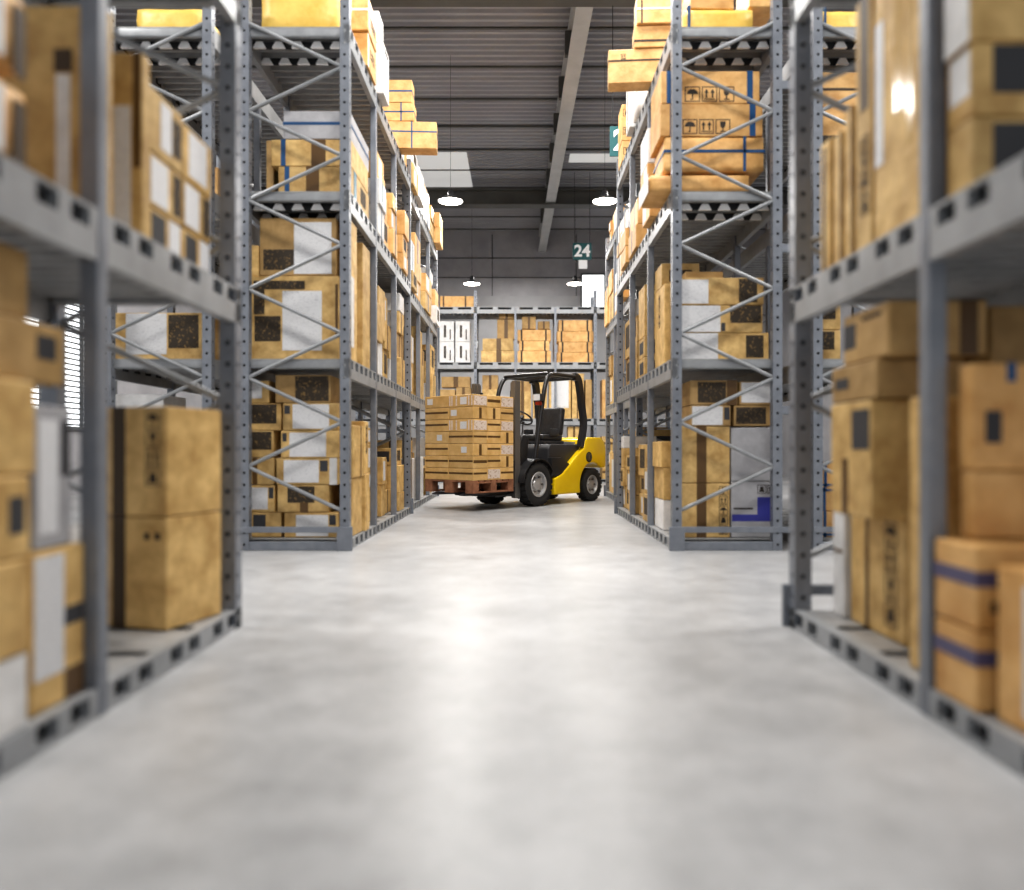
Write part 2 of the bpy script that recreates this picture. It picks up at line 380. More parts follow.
# ------------------------------------------------------------------ cartons
def frame(dims, face):
    w, d, h = dims
    return {'y-': ((-w / 2, -d / 2, 0), (1, 0, 0), (0, -1, 0), w), 'x+': ((w / 2, -d / 2, 0), (0, 1, 0), (1, 0, 0), d),
            'x-': ((-w / 2, d / 2, 0), (0, -1, 0), (-1, 0, 0), d)}[face] + (h,)
def sym(b, o, U, N, u, v, s, kind):
    """handling pictogram in a square frame"""
    V = (0, 0, 1)
    def q(u0, u1, v0, v1): b.slab(o, U, V, N, u + u0 * s, u + u1 * s, v + v0 * s, v + v1 * s, -.001, .0016)
    def tri(pts):
        oo, UU, VV, NN = Vector(o), Vector(U), Vector(V), Vector(N)
        vs = [oo + UU * (u + a * s) + VV * (v + c * s) + NN * t for t in (-.001, .0016) for a, c in pts]; n = len(pts)
        b.add(vs, [tuple(range(n))[::-1], tuple(range(n, 2 * n))] + [(i, (i + 1) % n, (i + 1) % n + n, i + n) for i in range(n)])
    q(0, 1, 0, .06); q(0, 1, .94, 1); q(0, .06, .06, .94); q(.94, 1, .06, .94)
    if kind == 'arrows':
        for a in (.3, .7): q(a - .05, a + .05, .25, .6); tri([(a - .15, .58), (a + .15, .58), (a, .85)])
        q(.15, .85, .14, .2)
    elif kind == 'glass':
        tri([(.3, .85), (.34, .5), (.45, .4), (.55, .4), (.66, .5), (.7, .85)]); q(.46, .54, .2, .41); q(.32, .68, .13, .2)
    elif kind == 'umbrella':
        tri([(.12, .5), (.2, .7), (.36, .83), (.64, .83), (.8, .7), (.88, .5)][::-1]); q(.46, .54, .18, .52); q(.36, .54, .13, .19)
    elif kind == 'filled':
        q(.08, .92, .08, .92)
    else:
        tri([(.2, .2), (.8, .2), (.65, .8), (.35, .8)])
nbox = 0
def carton(x0, x1, y0, y1, z0, z1, m='kraft', feats=(), label='cardboard box', group=None, rz=0, name='cardboard_box', cat='box', soft=0, raw=False):
    """a carton with its printed panels, labels, tape and straps as parts"""
    global nbox; nbox += 1
    if not raw:
        dz = LV[3] + .002 - 4.37 if z0 > 4.3 else (.03 if z0 > 2.95 else 0)
        z0 += dz; z1 += dz
    if x0 > x1: x0, x1 = x1, x0
    g = .0015; w, d, h = x1 - x0 - 2 * g, y1 - y0 - 2 * g, z1 - z0 - g
    b = MB().box(-w / 2, w / 2, -d / 2, d / 2, 0, h)
    me = b.mesh(name); bm = bmesh.new(); bm.from_mesh(me); bmesh.ops.recalc_face_normals(bm, faces=bm.faces)
    rnd = random.Random(nbox * 7 + 3)
    if soft:
        bmesh.ops.subdivide_edges(bm, edges=bm.edges[:], cuts=5, use_grid_fill=True)
        for v in bm.verts:
            c = v.co; k = [abs(c.x) / (w / 2), abs(c.y) / (d / 2), abs(c.z - h / 2) / (h / 2)]
            e = sorted(k)
            pull = soft * max(0, e[1] - .55) / .45
            n = Vector((c.x / (w / 2) * (k[0] > .99), c.y / (d / 2) * (k[1] > .99), (c.z - h / 2) / (h / 2) * (k[2] > .99)))
            v.co -= n * pull * .03; v.co -= n * rnd.random() * .006 * soft
            if k[2] > .99 and c.z < h / 2: v.co.z = max(v.co.z, 0)
        for f in bm.faces: f.smooth = True
    else:
        bmesh.ops.bevel(bm, geom=bm.edges[:], offset=min(.007, h * .1), segments=2, affect='EDGES', profile=.5)
        for v in bm.verts:
            if v.co.z > h * .5: v.co.x += (v.co.y / d) * w * 0.0; v.co.z -= abs(v.co.x / w) * .004
    bm.to_mesh(me); bm.free(); me.materials.append(M[m])
    o = bpy.data.objects.new(name, me); C.objects.link(o)
    o.location = ((x0 + x1) / 2, (y0 + y1) / 2, z0); o.rotation_euler = (0, 0, rz)
    tag(o, label, cat, group)
    dims = (w, d, h); V = (0, 0, 1)
    for ft in feats:
        k, face = ft[0], ft[1]
        if k in ('strapv', 'straph', 'strapx'):
            col = ft[2]; p = ft[3]; sw = ft[4] if len(ft) > 4 else .018; t = .0025; s = MB()
            if k == 'strapv':      # loop in the XZ plane at length position p
                yy = -d / 2 + p * d
                s.box(-w / 2 - t, -w / 2 + .001, yy - sw, yy + sw, 0.001, h - .001).box(w / 2 - .001, w / 2 + t, yy - sw, yy + sw, .001, h - .001).box(-w / 2, w / 2, yy - sw, yy + sw, h - .006, h + .0006)
            elif k == 'strapx':    # loop in the YZ plane
                xx = -w / 2 + p * w
                s.box(xx - sw, xx + sw, -d / 2 - t, -d / 2 + .001, .001, h - .001).box(xx - sw, xx + sw, d / 2 - .001, d / 2 + t, .001, h - .001).box(xx - sw, xx + sw, -d / 2, d / 2, h - .006, h + .0006)
            else:
                zz = p * h
                s.box(-w / 2 - t, w / 2 + t, -d / 2 - t, -d / 2 + .001, zz - sw, zz + sw).box(-w / 2 - t, w / 2 + t, d / 2 - .001, d / 2 + t, zz - sw, zz + sw)
                s.box(-w / 2 - t, -w / 2 + .001, -d / 2, d / 2, zz - sw, zz + sw).box(w / 2 - .001, w / 2 + t, -d / 2, d / 2, zz - sw, zz + sw)
            s.build('strap', M[col], o); continue
        oo, U, N, fw, fh = frame(dims, face)
        if k == 'sym':
            u, v, s_, kinds, horiz = ft[2:]
            s = MB()
            for i, kd in enumerate(kinds):
                sym(s, oo, U, N, u * fw + (i * s_ * 1.12 if horiz else 0), v * fh - (0 if horiz else i * s_ * 1.12), s_, kd)
            s.build('printed_symbols', M['ink'], o); continue
        u0, u1, v0, v1 = ft[2:6]
        mm = {'label': 'paper', 'print': 'print', 'tape': 'tape', 'darktape': 'darktape', 'slab': 'slab', 'clear': 'cleartape', 'bstub': 'blue', 'bluep': 'inkblue', 'inkp': 'ink', 'plain': 'white'}[k]
        nm = {'label': 'paper_label', 'print': 'printed_panel', 'tape': 'packing_tape', 'darktape': 'packing_tape', 'slab': 'printed_panel', 'clear': 'clear_tape', 'bstub': 'strap', 'bluep': 'blue_print', 'inkp': 'printed_mark', 'plain': 'paper_sheet'}[k]
        s = MB().slab(oo, U, V, N, u0 * fw, u1 * fw, v0 * fh, v1 * fh, -.001, .0015 if k != 'label' else .0022)
        q = s.build(nm, M[mm], o)
    return o
ORD = ['first', 'second', 'third', 'fourth', 'fifth', 'sixth', 'seventh', 'eighth', 'ninth', 'tenth', 'eleventh', 'twelfth']
SH = ['floor', 'second', 'third', 'top']

# --- end of the middle left rack, boxes facing the cross aisle
d = 6.40; k = d / F
def XX(px): return (px - CX) * k
zt = [.095, .31, .545, .775, 1.01, 1.245, 1.485]
G = 'cartons in the end bay of the middle left rack'
rc = [(284, 338, [('label', 'y-', .22, .82, .05, .9), ('slab', 'y-', .84, .96, .5, .9)], 'white paper label over most of its front'),
      (277, 329, [('print', 'y-', .2, .72, .35, .95), ('tape', 'y-', .44, .6, 0, .35)], 'dark printed patch and brown tape'),
      (276, 339, [('label', 'y-', .12, .68, .08, .92), ('slab', 'y-', .7, .82, .5, .9), ('plain', 'y-', .85, .97, 0, 1)], 'white label and white strip at its right'),
      (280.5, 339, [('label', 'y-', .15, .78, .04, .92), ('slab', 'y-', .03, .1, .6, .9)], 'white label right of small black square'),
      (282.5, 338, [('label', 'y-', .18, .84, .06, .95), ('slab', 'y-', .03, .13, .6, .9)], 'wide white label, second below the shelf'),
      (275, 331, [('print', 'y-', .36, .96, .06, .95)], 'dark printed patch right of its middle')]
for i, (a, c, ft, tx) in enumerate(rc):
    carton(XX(a), XX(c), d, d + .42, zt[i], zt[i + 1], 'kraft' if i < 5 else 'brown', ft, 'tan carton with ' + tx + ', ' + ['bottom', 'second', 'third', 'fourth', 'fifth', 'top'][i] + ' tier, middle left rack', G)
lc = [(249, 281, [('slab', 'y-', .1, .5, .2, .9)], 'black print'), (249, 274.5, [('label', 'y-', .06, .72, .1, .9), ('slab', 'y-', .76, .95, .5, .9)], 'white label and black mark'),
      (249, 274, [('tape', 'y-', .1, .3, 0, 1)], 'brown tape'), (249, 273.5, [('print', 'y-', .0, .9, .3, .95)], 'dark speckled print'),
      (249, 281, [('print', 'y-', .0, .85, .25, .95)], 'wide speckled print'), (249, 269, [('label', 'y-', .1, .62, .2, .9)], 'small white label')]
for i, (a, c, ft, tx) in enumerate(lc):
    carton(XX(a), XX(c) - .004, d + .02, d + .4, zt[i], min(zt[i + 1], 1.44), 'kraft', ft, 'narrow tan box with ' + tx + ', ' + ['bottom', 'second', 'third', 'fourth', 'fifth', 'top'][i] + ' by rear post', G)
carton(XX(249), XX(339), d, d + .5, 1.612, 2.33, 'kraft', [('label', 'y-', .37, .81, .11, .82), ('print', 'y-', .05, .62, .84, .94), ('print', 'y-', .06, .35, .22, .52), ('print', 'y-', .05, .17, .54, .84), ('tape', 'y-', .96, .99, .3, .9)],
       'large tan box with tall white label and dark prints, second shelf, middle left rack', G)
carton(XX(259), XX(336), d + .01, d + .5, 2.332, 2.83, 'brown', [('label', 'y-', .45, .94, .03, .92), ('print', 'y-', .05, .45, .1, .45)],
       'shadow-darkened box with white label sitting on the large box, middle left rack', G)  # brown cardboard stands in for the shadow on this box
carton(XX(249.5), XX(258), d + .03, d + .5, 2.332, 2.60, 'kraft', [], 'sliver of tan box beside the rear post on top of the large labelled box', G)
# tall thin boxes along the aisle in the first bay
carton(-1.52, -1.435, 6.44, 6.86, .095, .60, 'kraft', [], 'tall slim tan box at floor behind the front upright, middle left rack', G)
carton(-1.52, -1.425, 6.45, 6.88, .60, 1.06, 'kraft', [('tape', 'x+', .7, .78, 0, 1)], 'upper tall slim tan box behind the front upright, middle left rack', G)
carton(-1.9, -1.41, 6.90, 7.08, .095, .62, 'kraft', [], 'narrow tan box at floor just before first intermediate post, middle left rack', G)
carton(-1.9, -1.42, 6.90, 7.08, .62, 1.11, 'kraft', [('sym', 'x+', .35, .8, .06, ('arrows', 'glass', 'umbrella', 'box'), False)], 'narrow tan box with printed symbols on edge before first intermediate post', G)
carton(-1.51, -1.445, 6.44, 6.7, 1.612, 2.83, 'kraft', [('plain', 'x+', .1, .5, .1, .6)], 'upright slim tan box with white sheet on second shelf, middle left rack', G)
carton(-1.9, -1.44, 6.92, 7.26, 1.612, 2.76, 'kraft', [], 'tallest upright tan box on second shelf, middle left rack', G)
# third shelf end
z3 = 3.0
carton(XX(278), -1.43, d, d + .75, z3, 3.235, 'kraft', [('strapx', 0, 'blue', .12, .02), ('tape', 'y-', .38, .56, 0, 1), ('strapv', 0, 'teal', .2, .05), ('print', 'x+', .5, .8, .2, .8)], 'lowest blue-strapped tan box on third shelf end of middle left rack', G)
carton(XX(271), -1.43, d, d + .72, 3.236, 3.465, 'kraft', [('strapx', 0, 'blue', .15, .02), ('tape', 'y-', .5, .68, 0, 1)], 'middle blue-strapped tan box on third shelf end of middle left rack', G)
carton(XX(283), -1.44, d, d + .8, 3.466, 3.71, 'grey', [('straph', 0, 'blue', .55, .012)], 'grey-white long box with thin blue strap on third shelf, middle left rack', G)
carton(XX(262), XX(270), d + .1, d + .5, z3, 3.5, 'brown', [], 'dark narrow box standing beside rear post on third shelf, middle left rack', G)
# top shelf end
z4 = 4.37
carton(XX(257), XX(340), d, d + .5, z4, 4.78, 'yellow', [], 'bright yellow wrapped package on top shelf end of middle left rack', G, soft=1.0)
carton(-1.95, -1.40, 6.95, 7.35, z4, 4.68, 'orange', [('plain', 'x+', .02, .1, 0, 1), ('sym', 'x+', .3, .4, .09, ('arrows', 'glass'), True)], 'lower orange box with white edge on top shelf, middle left rack', G)
carton(-1.95, -1.39, 6.92, 7.33, 4.681, 5.0, 'orange', [('straph', 0, 'white', .6, .01), ('sym', 'x+', .3, .3, .1, ('arrows', 'box'), True)], 'upper orange box with white strap on top shelf, middle left rack', G)
carton(-1.9, -1.35, 7.5, 7.8, z4, 4.88, 'white', [('inkp', 'x+', .2, .8, .86, .93), ('inkp', 'y-', .4, .8, .86, .92)], 'tall white wrapped box on top shelf before the overhanging orange boxes', G)
carton(-1.85, -1.40, 7.5, 7.75, 4.881, 5.2, 'white', [], 'white box stacked above the tall white wrapped box, middle left rack', G)
dd = 8.86
carton(-1.75, -.98, dd, dd + .22, z4, 4.69, 'orange', [('straph', 0, 'blue', .62, .008), ('strapx', 0, 'blue', .62, .008)], 'orange box with crossed blue straps overhanging aisle from middle left top shelf', G, rz=.05)
carton(-1.75, -1.24, dd, dd + .22, 4.692, 4.91, 'orange', [('straph', 0, 'blue', .5, .008), ('strapx', 0, 'blue', .7, .008)], 'smaller orange box stacked on the overhanging box, middle left rack', G)
carton(-1.75, -1.265, dd, dd + .22, 4.911, 5.18, 'orange', [('straph', 0, 'blue', .5, .009)], 'topmost orange box of overhanging pile, middle left rack', G)

# --- end of the middle right rack
G = 'cartons in the end bay of the middle right rack'
carton(XX(681), XX(730), d, d + .42, .095, .56, 'kraft', [('tape', 'y-', .32, .52, 0, 1), ('sym', 'y-', .78, .78, .075, ('glass', 'arrows', 'umbrella', 'box', 'arrows'), False)], 'tall tan box with column of symbols at floor, middle right rack end', G)
carton(XX(681), XX(730), d, d + .42, .561, 1.045, 'kraft', [('tape', 'y-', .32, .52, 0, 1)], 'tall tan box with dark tape band stacked on the symbol box', G)
carton(XX(731), XX(775), d, d + .42, .095, .575, 'grey', [('bluep', 'y-', .02, .96, .29, .41), ('bluep', 'y-', .6, .94, .41, .72), ('sym', 'y-', .6, .78, .075, ('box', 'arrows'), True), ('inkp', 'y-', .06, .5, .5, .53)], 'grey carton with blue corner print and black marks at floor, middle right rack', G)
carton(XX(731), XX(775), d, d + .42, .576, 1.035, 'grey', [], 'plain grey carton above the blue-printed one, middle right rack', G)
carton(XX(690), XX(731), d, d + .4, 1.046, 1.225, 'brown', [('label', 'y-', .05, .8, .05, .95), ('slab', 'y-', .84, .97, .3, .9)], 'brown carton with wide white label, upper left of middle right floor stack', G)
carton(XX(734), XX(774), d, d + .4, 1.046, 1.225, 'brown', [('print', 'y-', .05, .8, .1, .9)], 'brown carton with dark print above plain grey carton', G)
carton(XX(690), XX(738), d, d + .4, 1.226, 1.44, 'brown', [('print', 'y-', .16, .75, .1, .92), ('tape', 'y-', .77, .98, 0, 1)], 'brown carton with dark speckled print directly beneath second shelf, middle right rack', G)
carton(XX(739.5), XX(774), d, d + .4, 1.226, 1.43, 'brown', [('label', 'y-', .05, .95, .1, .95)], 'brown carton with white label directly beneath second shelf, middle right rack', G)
zz = [1.612, 1.845, 2.08, 2.316]
for i, (a, c, ft, tx) in enumerate([(681, 769, [('label', 'y-', .0, .42, .02, .98), ('print', 'y-', .74, .94, .08, .9)], 'lowest'), (681, 763, [('label', 'y-', 0, .48, .02, .98), ('print', 'y-', .6, .98, .35, .98), ('slab', 'y-', .49, .54, .05, .35)], 'middle'),
                                    (681, 764, [('label', 'y-', 0, .33, .05, .92), ('print', 'y-', .7, .92, .1, .95)], 'topmost')]):
    carton(XX(a), XX(c), d, d + .45, zz[i], zz[i + 1], 'kraft', ft, tx + ' of three tan cartons with white left halves, second shelf, middle right rack', G)
carton(XX(693), XX(733), d + .3, d + .44, 2.317, 2.44, 'brown', [], 'dark brown box lying on the three white-labelled cartons', G)
carton(1.34, 1.7, 6.92, 7.4, 1.612, 2.38, 'kraft', [('sym', 'x-', .42, .82, .07, ('arrows', 'glass', 'box', 'umbrella'), False), ('tape', 'y-', .4, .6, 0, 1)], 'tall tan carton with symbol column facing aisle, second shelf, middle right rack', G)
carton(1.34, 1.7, 7.05, 7.4, 2.381, 2.6, 'kraft', [('darktape', 'y-', .2, .8, .2, .7)], 'tan box topping the tall symbol carton, middle right rack', G)
for i in range(3):
    carton(1.33, 1.75, 7.95, 8.35, [1.612, 1.83, 2.05][i], [1.829, 2.049, 2.6][i], 'kraft', [('slab', 'y-', .08, .9, .15, .85), ('slab', 'x-', .2, .8, .2, .8)] if i < 2 else [('sym', 'y-', .1, .75, .08, ('box', 'arrows'), True), ('sym', 'y-', .1, .2, .08, ('glass', 'arrows'), True)],
           ['bottom tan box with black square', 'second tan box with black square', 'tall tan box with black symbols'][i] + ' past first intermediate post, middle right rack', G)
zz = [3.0, 3.19, 3.49, 3.77, 4.05]
for i, (a, c, m_, ft, so, tx) in enumerate([(648, 753, 'orange', [('plain', 'x-', 0, 1, 0.05, .9)], .8, 'bottom wrapped orange bundle with white end'),
        (664, 765, 'orange', [('straph', 0, 'blue', .58, .012), ('strapx', 0, 'blue', .8, .012)], 0.25, 'orange box with crossed blue straps'),
        (660, 763, 'orange', [('strapx', 0, 'blue', .12, .02), ('strapx', 0, 'blue', .9, .025), ('sym', 'y-', .22, .07, .125, ('umbrella', 'arrows', 'glass'), True)], 0, 'second orange box with three symbols and two blue straps'),
        (661, 760, 'orange', [('strapx', 0, 'blue', .08, .02), ('strapx', 0, 'blue', .9, .025), ('sym', 'y-', .24, .05, .13, ('umbrella', 'arrows', 'glass'), True)], 0, 'topmost orange box with three symbols and two blue straps')]):
    carton(XX(a), XX(c), d, d + .5, zz[i], zz[i + 1], m_, ft, tx + ', third shelf end, middle right rack', G, soft=so)
carton(1.22, 1.75, 7.02, 7.42, 3.0, 3.26, 'orange', [('plain', 'x-', .05, .5, .1, .8)], 'orange box lowest past the wrapped bundle, third shelf, middle right rack', G)
carton(1.2, 1.7, 7.02, 7.42, 3.261, 3.5, 'orange', [('plain', 'x-', .5, .95, .0, .95)], 'orange box with white sheet above lowest, third shelf, middle right rack', G)
carton(1.2, 1.7, 7.02, 7.42, 3.501, 3.83, 'white', [], 'white box above orange pair on third shelf, middle right rack', G)
carton(XX(683), XX(757), d, d + .5, z4, 4.6, 'yellow', [('strapx', 0, 'blue', .08, .012)], 'bright yellow wrapped package on top shelf end, middle right rack', G, soft=.8)
carton(XX(690), XX(735), d + .05, d + .5, 4.601, 4.8, 'orange', [], 'orange box lying on yellow package, middle right rack', G, rz=.05)
carton(XX(750), XX(778), d + .02, d + .42, 4.601, 4.9, 'orange', [], 'orange box at right upon yellow package, middle right rack', G)
carton(.875, 1.62, 7.27, 7.46, z4, 4.70, 'orange', [('straph', 0, 'ink', .66, .008), ('sym', 'y-', .16, .7, .05, ('arrows',), True)], 'large orange box with dark strap overhanging aisle from middle right top shelf', G, rz=-.07)
carton(1.12, 1.60, 7.25, 7.46, 4.702, 4.915, 'orange', [('straph', 0, 'ink', .3, .01)], 'orange box stacked on large overhanging box, middle right rack', G, rz=-.05)
carton(1.14, 1.62, 7.22, 7.46, 4.917, 5.2, 'orange', [('straph', 0, 'white', .5, .008), ('strapx', 0, 'ink', .1, .008)], 'topmost orange box above overhanging pile, middle right rack', G, rz=-.04)
carton(1.24, 1.66, 7.9, 8.25, z4, 4.95, 'white', [], 'tall white wrapped box on top shelf, nearer of pair, middle right rack', G, soft=.6)
carton(1.22, 1.66, 8.28, 8.55, z4, 4.98, 'white', [('tape', 'x-', .4, .5, 0, 1)], 'tall white wrapped box on top shelf, farther of pair, middle right rack', G)
carton(1.27, 1.6, 9.25, 9.6, z4, 4.62, 'orange', [('sym', 'y-', .05, .3, .09, ('glass', 'arrows'), True)], 'orange box with black symbols below teal sign, bottom of pile', G)
carton(1.265, 1.6, 9.25, 9.6, 4.621, 4.86, 'orange', [('sym', 'y-', .05, .3, .09, ('arrows', 'glass'), True)], 'orange box with black symbols below teal sign, middle of pile', G)
carton(1.27, 1.6, 9.27, 9.6, 4.861, 5.08, 'orange', [('sym', 'y-', .05, .3, .09, ('box', 'glass'), True)], 'orange box with black symbols beside teal sign, top of pile', G)

# --- near left rack
G = 'cartons in the near left rack'
carton(-1.735, -1.405, 3.145, 3.495, .095, .567, 'kraft', [('darktape', 'y-', .16, .36, 0, 1), ('inkp', 'y-', .66, .74, .8, .86), ('inkp', 'y-', .82, .9, .8, .86)], 'lower of two tall golden boxes with dark tape, floor of near left rack', G, rz=-.28)
carton(-1.735, -1.405, 3.145, 3.495, .568, 1.03, 'kraft', [('darktape', 'y-', .16, .36, 0, 1), ('sym', 'y-', .68, .80, .072, ('umbrella', 'glass', 'arrows', 'box'), False)], 'upper tall golden box with symbol column and dark tape, near left rack', G, rz=-.28)
carton(-2.1, -1.66, 2.78, 3.0, .095, .56, 'white', [], 'white carton on floor level behind the intermediate post, near left rack', G)
carton(-1.8, -1.365, 2.10, 2.36, .095, .56, 'kraft', [('label', 'x+', .04, .58, .2, .96), ('slab', 'x+', .04, .98, .48, .6), ('tape', 'x+', .6, .98, .0, .2)], 'tan box with white label and grey band left of intermediate post, near left rack', G)
carton(-1.85, -1.34, 1.72, 2.05, .095, .30, 'white', [], 'white box at bottom left edge of picture, near left rack', G)
carton(-1.85, -1.335, 1.72, 2.05, .301, .555, 'kraft', [], 'golden box on the white box, near left rack', G)
carton(-1.85, -1.34, 1.75, 2.06, .556, .78, 'kraft', [('slab', 'x+', .72, .92, .3, .75)], 'tan box with black square above golden box, near left rack', G)
carton(-1.9, -1.35, 1.78, 2.1, .781, 1.04, 'kraft', [('tape', 'y-', .4, .6, 0, 1)], 'tan box fourth up at the left edge, near left rack', G)
carton(-1.85, -1.37, 2.12, 2.3, .561, .98, 'grey', [('label', 'x+', .1, .6, .1, .9), ('slab', 'x+', .7, .95, .5, .9)], 'grey-white carton above the labelled box beside the post, near left rack', G)
carton(-1.95, -1.39, 1.85, 2.30, 1.041, 1.22, 'brown', [('slab', 'x+', .7, .9, .4, .8)], 'brown box fifth up at the left edge, near left rack', G)
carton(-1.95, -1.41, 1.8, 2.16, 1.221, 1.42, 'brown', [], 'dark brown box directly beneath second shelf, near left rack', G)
y0s = [(2.87, 3.16), (3.165, 3.45)]
zz = [1.612, 1.79, 2.0, 2.25]
for c, (ya, yb) in enumerate(y0s):
    for i in range(3):
        ft = [[('slab', 'x+', .1, .5, .1, .9), ('label', 'x+', .6, .95, .05, .95)], [('label', 'x+', .05, .55, .08, .92), ('print', 'x+', .7, .95, .1, .9)], [('label', 'x+', .3, .62, .15, .9), ('print', 'x+', .66, .92, .2, .8)] if c == 0 else [('label', 'x+', .15, .8, .1, .92)]][i]
        carton(-1.85, -1.42 + .004 * i, ya, yb, zz[i] + c * .0, zz[i + 1] - (.02 if i == 2 and c else 0), 'kraft', ft, ['bottom', 'middle', 'top'][i] + ' labelled tan box in ' + ['nearer', 'farther'][c] + ' stack by the end upright, second shelf, near left rack', G)
carton(-1.8, -1.405, 2.545, 2.60, 1.612, 2.36, 'kraft', [], 'slim tan box standing on edge just right of post, second shelf, near left rack', G)
carton(-1.62, -1.40, 2.79, 2.855, 1.612, 2.33, 'kraft', [('label', 'y-', .5, .8, .02, .72), ('tape', 'y-', .84, .97, .4, 1)], 'tall tan box with long white label right of post, second shelf, near left rack', G)
carton(-1.75, -1.412, 2.44, 2.53, 1.612, 2.25, 'kraft', [('plain', 'y-', .72, .86, .02, .72), ('darktape', 'y-', .7, .88, .73, .85)], 'tan box with white label left of post, second shelf, near left rack', G)
for i in range(2):
    carton(-1.85, -1.36, 1.76, 2.12, [1.612, 1.862][i], [1.86, 2.12][i], 'orange', [('plain', 'x+', .5, .62, .1, .8), ('darktape', 'x+', .72, .86, 0, .75)], ['lower', 'upper'][i] + ' soft wrapped bundle on second shelf at left edge, near left rack', G, soft=.7)

# --- near right rack
G = 'cartons in the near right rack'
carton(1.33, 1.69, 2.70, 3.08, 1.19, 1.39, 'brown', [('slab', 'x-', .02, .3, .3, .8), ('tape', 'y-', .72, .9, 0, 1), ('inkp', 'x-', .45, .85, .78, .84)], 'shadow-darkened box directly beneath second shelf left of post, near right rack', G)  # brown material puts the shadow under the shelf into the box colour
carton(1.70, 2.05, 2.70, 3.05, 1.14, 1.37, 'brown', [], 'shadow-darkened box beneath second shelf at right edge, near right rack', G)  # also darkened by its material to look shadowed
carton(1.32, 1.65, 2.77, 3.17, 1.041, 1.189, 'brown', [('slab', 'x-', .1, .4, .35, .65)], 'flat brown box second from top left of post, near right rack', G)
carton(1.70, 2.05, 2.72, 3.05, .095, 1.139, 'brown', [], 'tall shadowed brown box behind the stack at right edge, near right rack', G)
carton(1.32, 1.52, 2.81, 3.18, .585, 1.04, 'kraft', [('slab', 'x-', .55, .95, .58, .92), ('tape', 'x-', .3, .45, 0, .5)], 'tan box with grey label left of post, near right rack', G)
carton(1.47, 1.69, 2.85, 3.33, .095, .584, 'kraft', [('sym', 'x-', .66, .76, .095, ('umbrella', 'arrows', 'glass', 'box'), False), ('tape', 'x-', .3, .36, 0, 1)], 'tall tan box with symbol column on floor, near right rack', G)
carton(1.45, 1.69, 3.35, 3.47, .095, .59, 'white', [('tape', 'x-', .1, .9, .58, .61)], 'white carton by the end upright on floor, near right rack', G)
carton(1.36, 1.51, 2.475, 2.62, .095, 1.03, 'kraft', [], 'tall slim tan box directly behind the intermediate post, near right rack', G)
carton(1.305, 1.72, 2.14, 2.36, .095, .33, 'orange', [('straph', 0, 'purple', .66, .022), ('inkp', 'y-', .15, .3, .35, .5)], 'lower orange box with purple strap right of post, near right rack', G)
carton(1.305, 1.72, 2.14, 2.36, .331, .575, 'orange', [('straph', 0, 'purple', .6, .022), ('inkp', 'y-', .1, .25, .2, .34), ('inkp', 'y-', .4, .55, .3, .46)], 'upper orange box with purple strap right of post, near right rack', G)
carton(1.335, 1.9, 1.72, 2.1, .095, .53, 'orange', [('plain', 'x-', .3, .8, .1, .9)], 'tan box with white sheet at bottom right edge, near right rack', G)
carton(1.385, 1.85, 2.285, 2.36, .576, .785, 'orange', [], 'plain tan box third up at right edge, near right rack', G)
carton(1.38, 1.79, 2.285, 2.36, .786, 1.115, 'orange', [('slab', 'y-', .10, .22, .25, .55), ('bstub', 'y-', .26, .33, .82, 1.0)], 'tan box with blue strap and grey square at right edge, near right rack', G)
# second shelf
for i, (ya, yb, zt_) in enumerate([(3.24, 3.34, 2.20), (3.12, 3.20, 2.18), (3.02, 3.09, 2.24)]):
    carton(1.34, 1.75, ya, yb, 1.612, zt_, 'kraft', [('darktape', 'x-', .3, .62, .02, .95)] if i == 0 else [('tape', 'x-', .8, .95, 0, 1)], ['farthest', 'middle', 'nearest'][i] + ' slim upright tan box on second shelf, near right rack', G)
carton(1.34, 1.72, 2.85, 2.99, 1.612, 2.62, 'kraft', [('sym', 'x-', .3, .38, .07, ('arrows', 'glass', 'umbrella', 'box'), False), ('darktape', 'x-', .3, .8, .55, 1)], 'tall narrow tan box with printed symbols, second shelf, near right rack', G)
carton(1.34, 1.70, 2.48, 2.83, 1.612, 2.58, 'kraft', [('label', 'x-', .02, .2, .3, .85), ('clear', 'x-', .42, .62, .45, 1.0), ('clear', 'x-', .68, .8, .3, .95)], 'tall tan box with shiny clear tape beside the post, second shelf, near right rack', G)
for i, (za, zb, ft) in enumerate([(1.612, 1.83, [('slab', 'y-', .09, .6, .28, .9)]), (1.831, 2.05, [('slab', 'y-', .09, .6, .3, .95), ('plain', 'x-', .1, .9, .3, .95)]), (2.051, 2.33, [('plain', 'x-', 0, 1, 0, 1)])]):
    carton(1.33 - .01 * (i == 2), 2.0, 2.20, 2.33, za, zb, 'kraft', ft, ['bottom tan box with black panel', 'middle tan box with black panel', 'top plain tan box'][i] + ' of stack at upper right edge, near right rack', G)

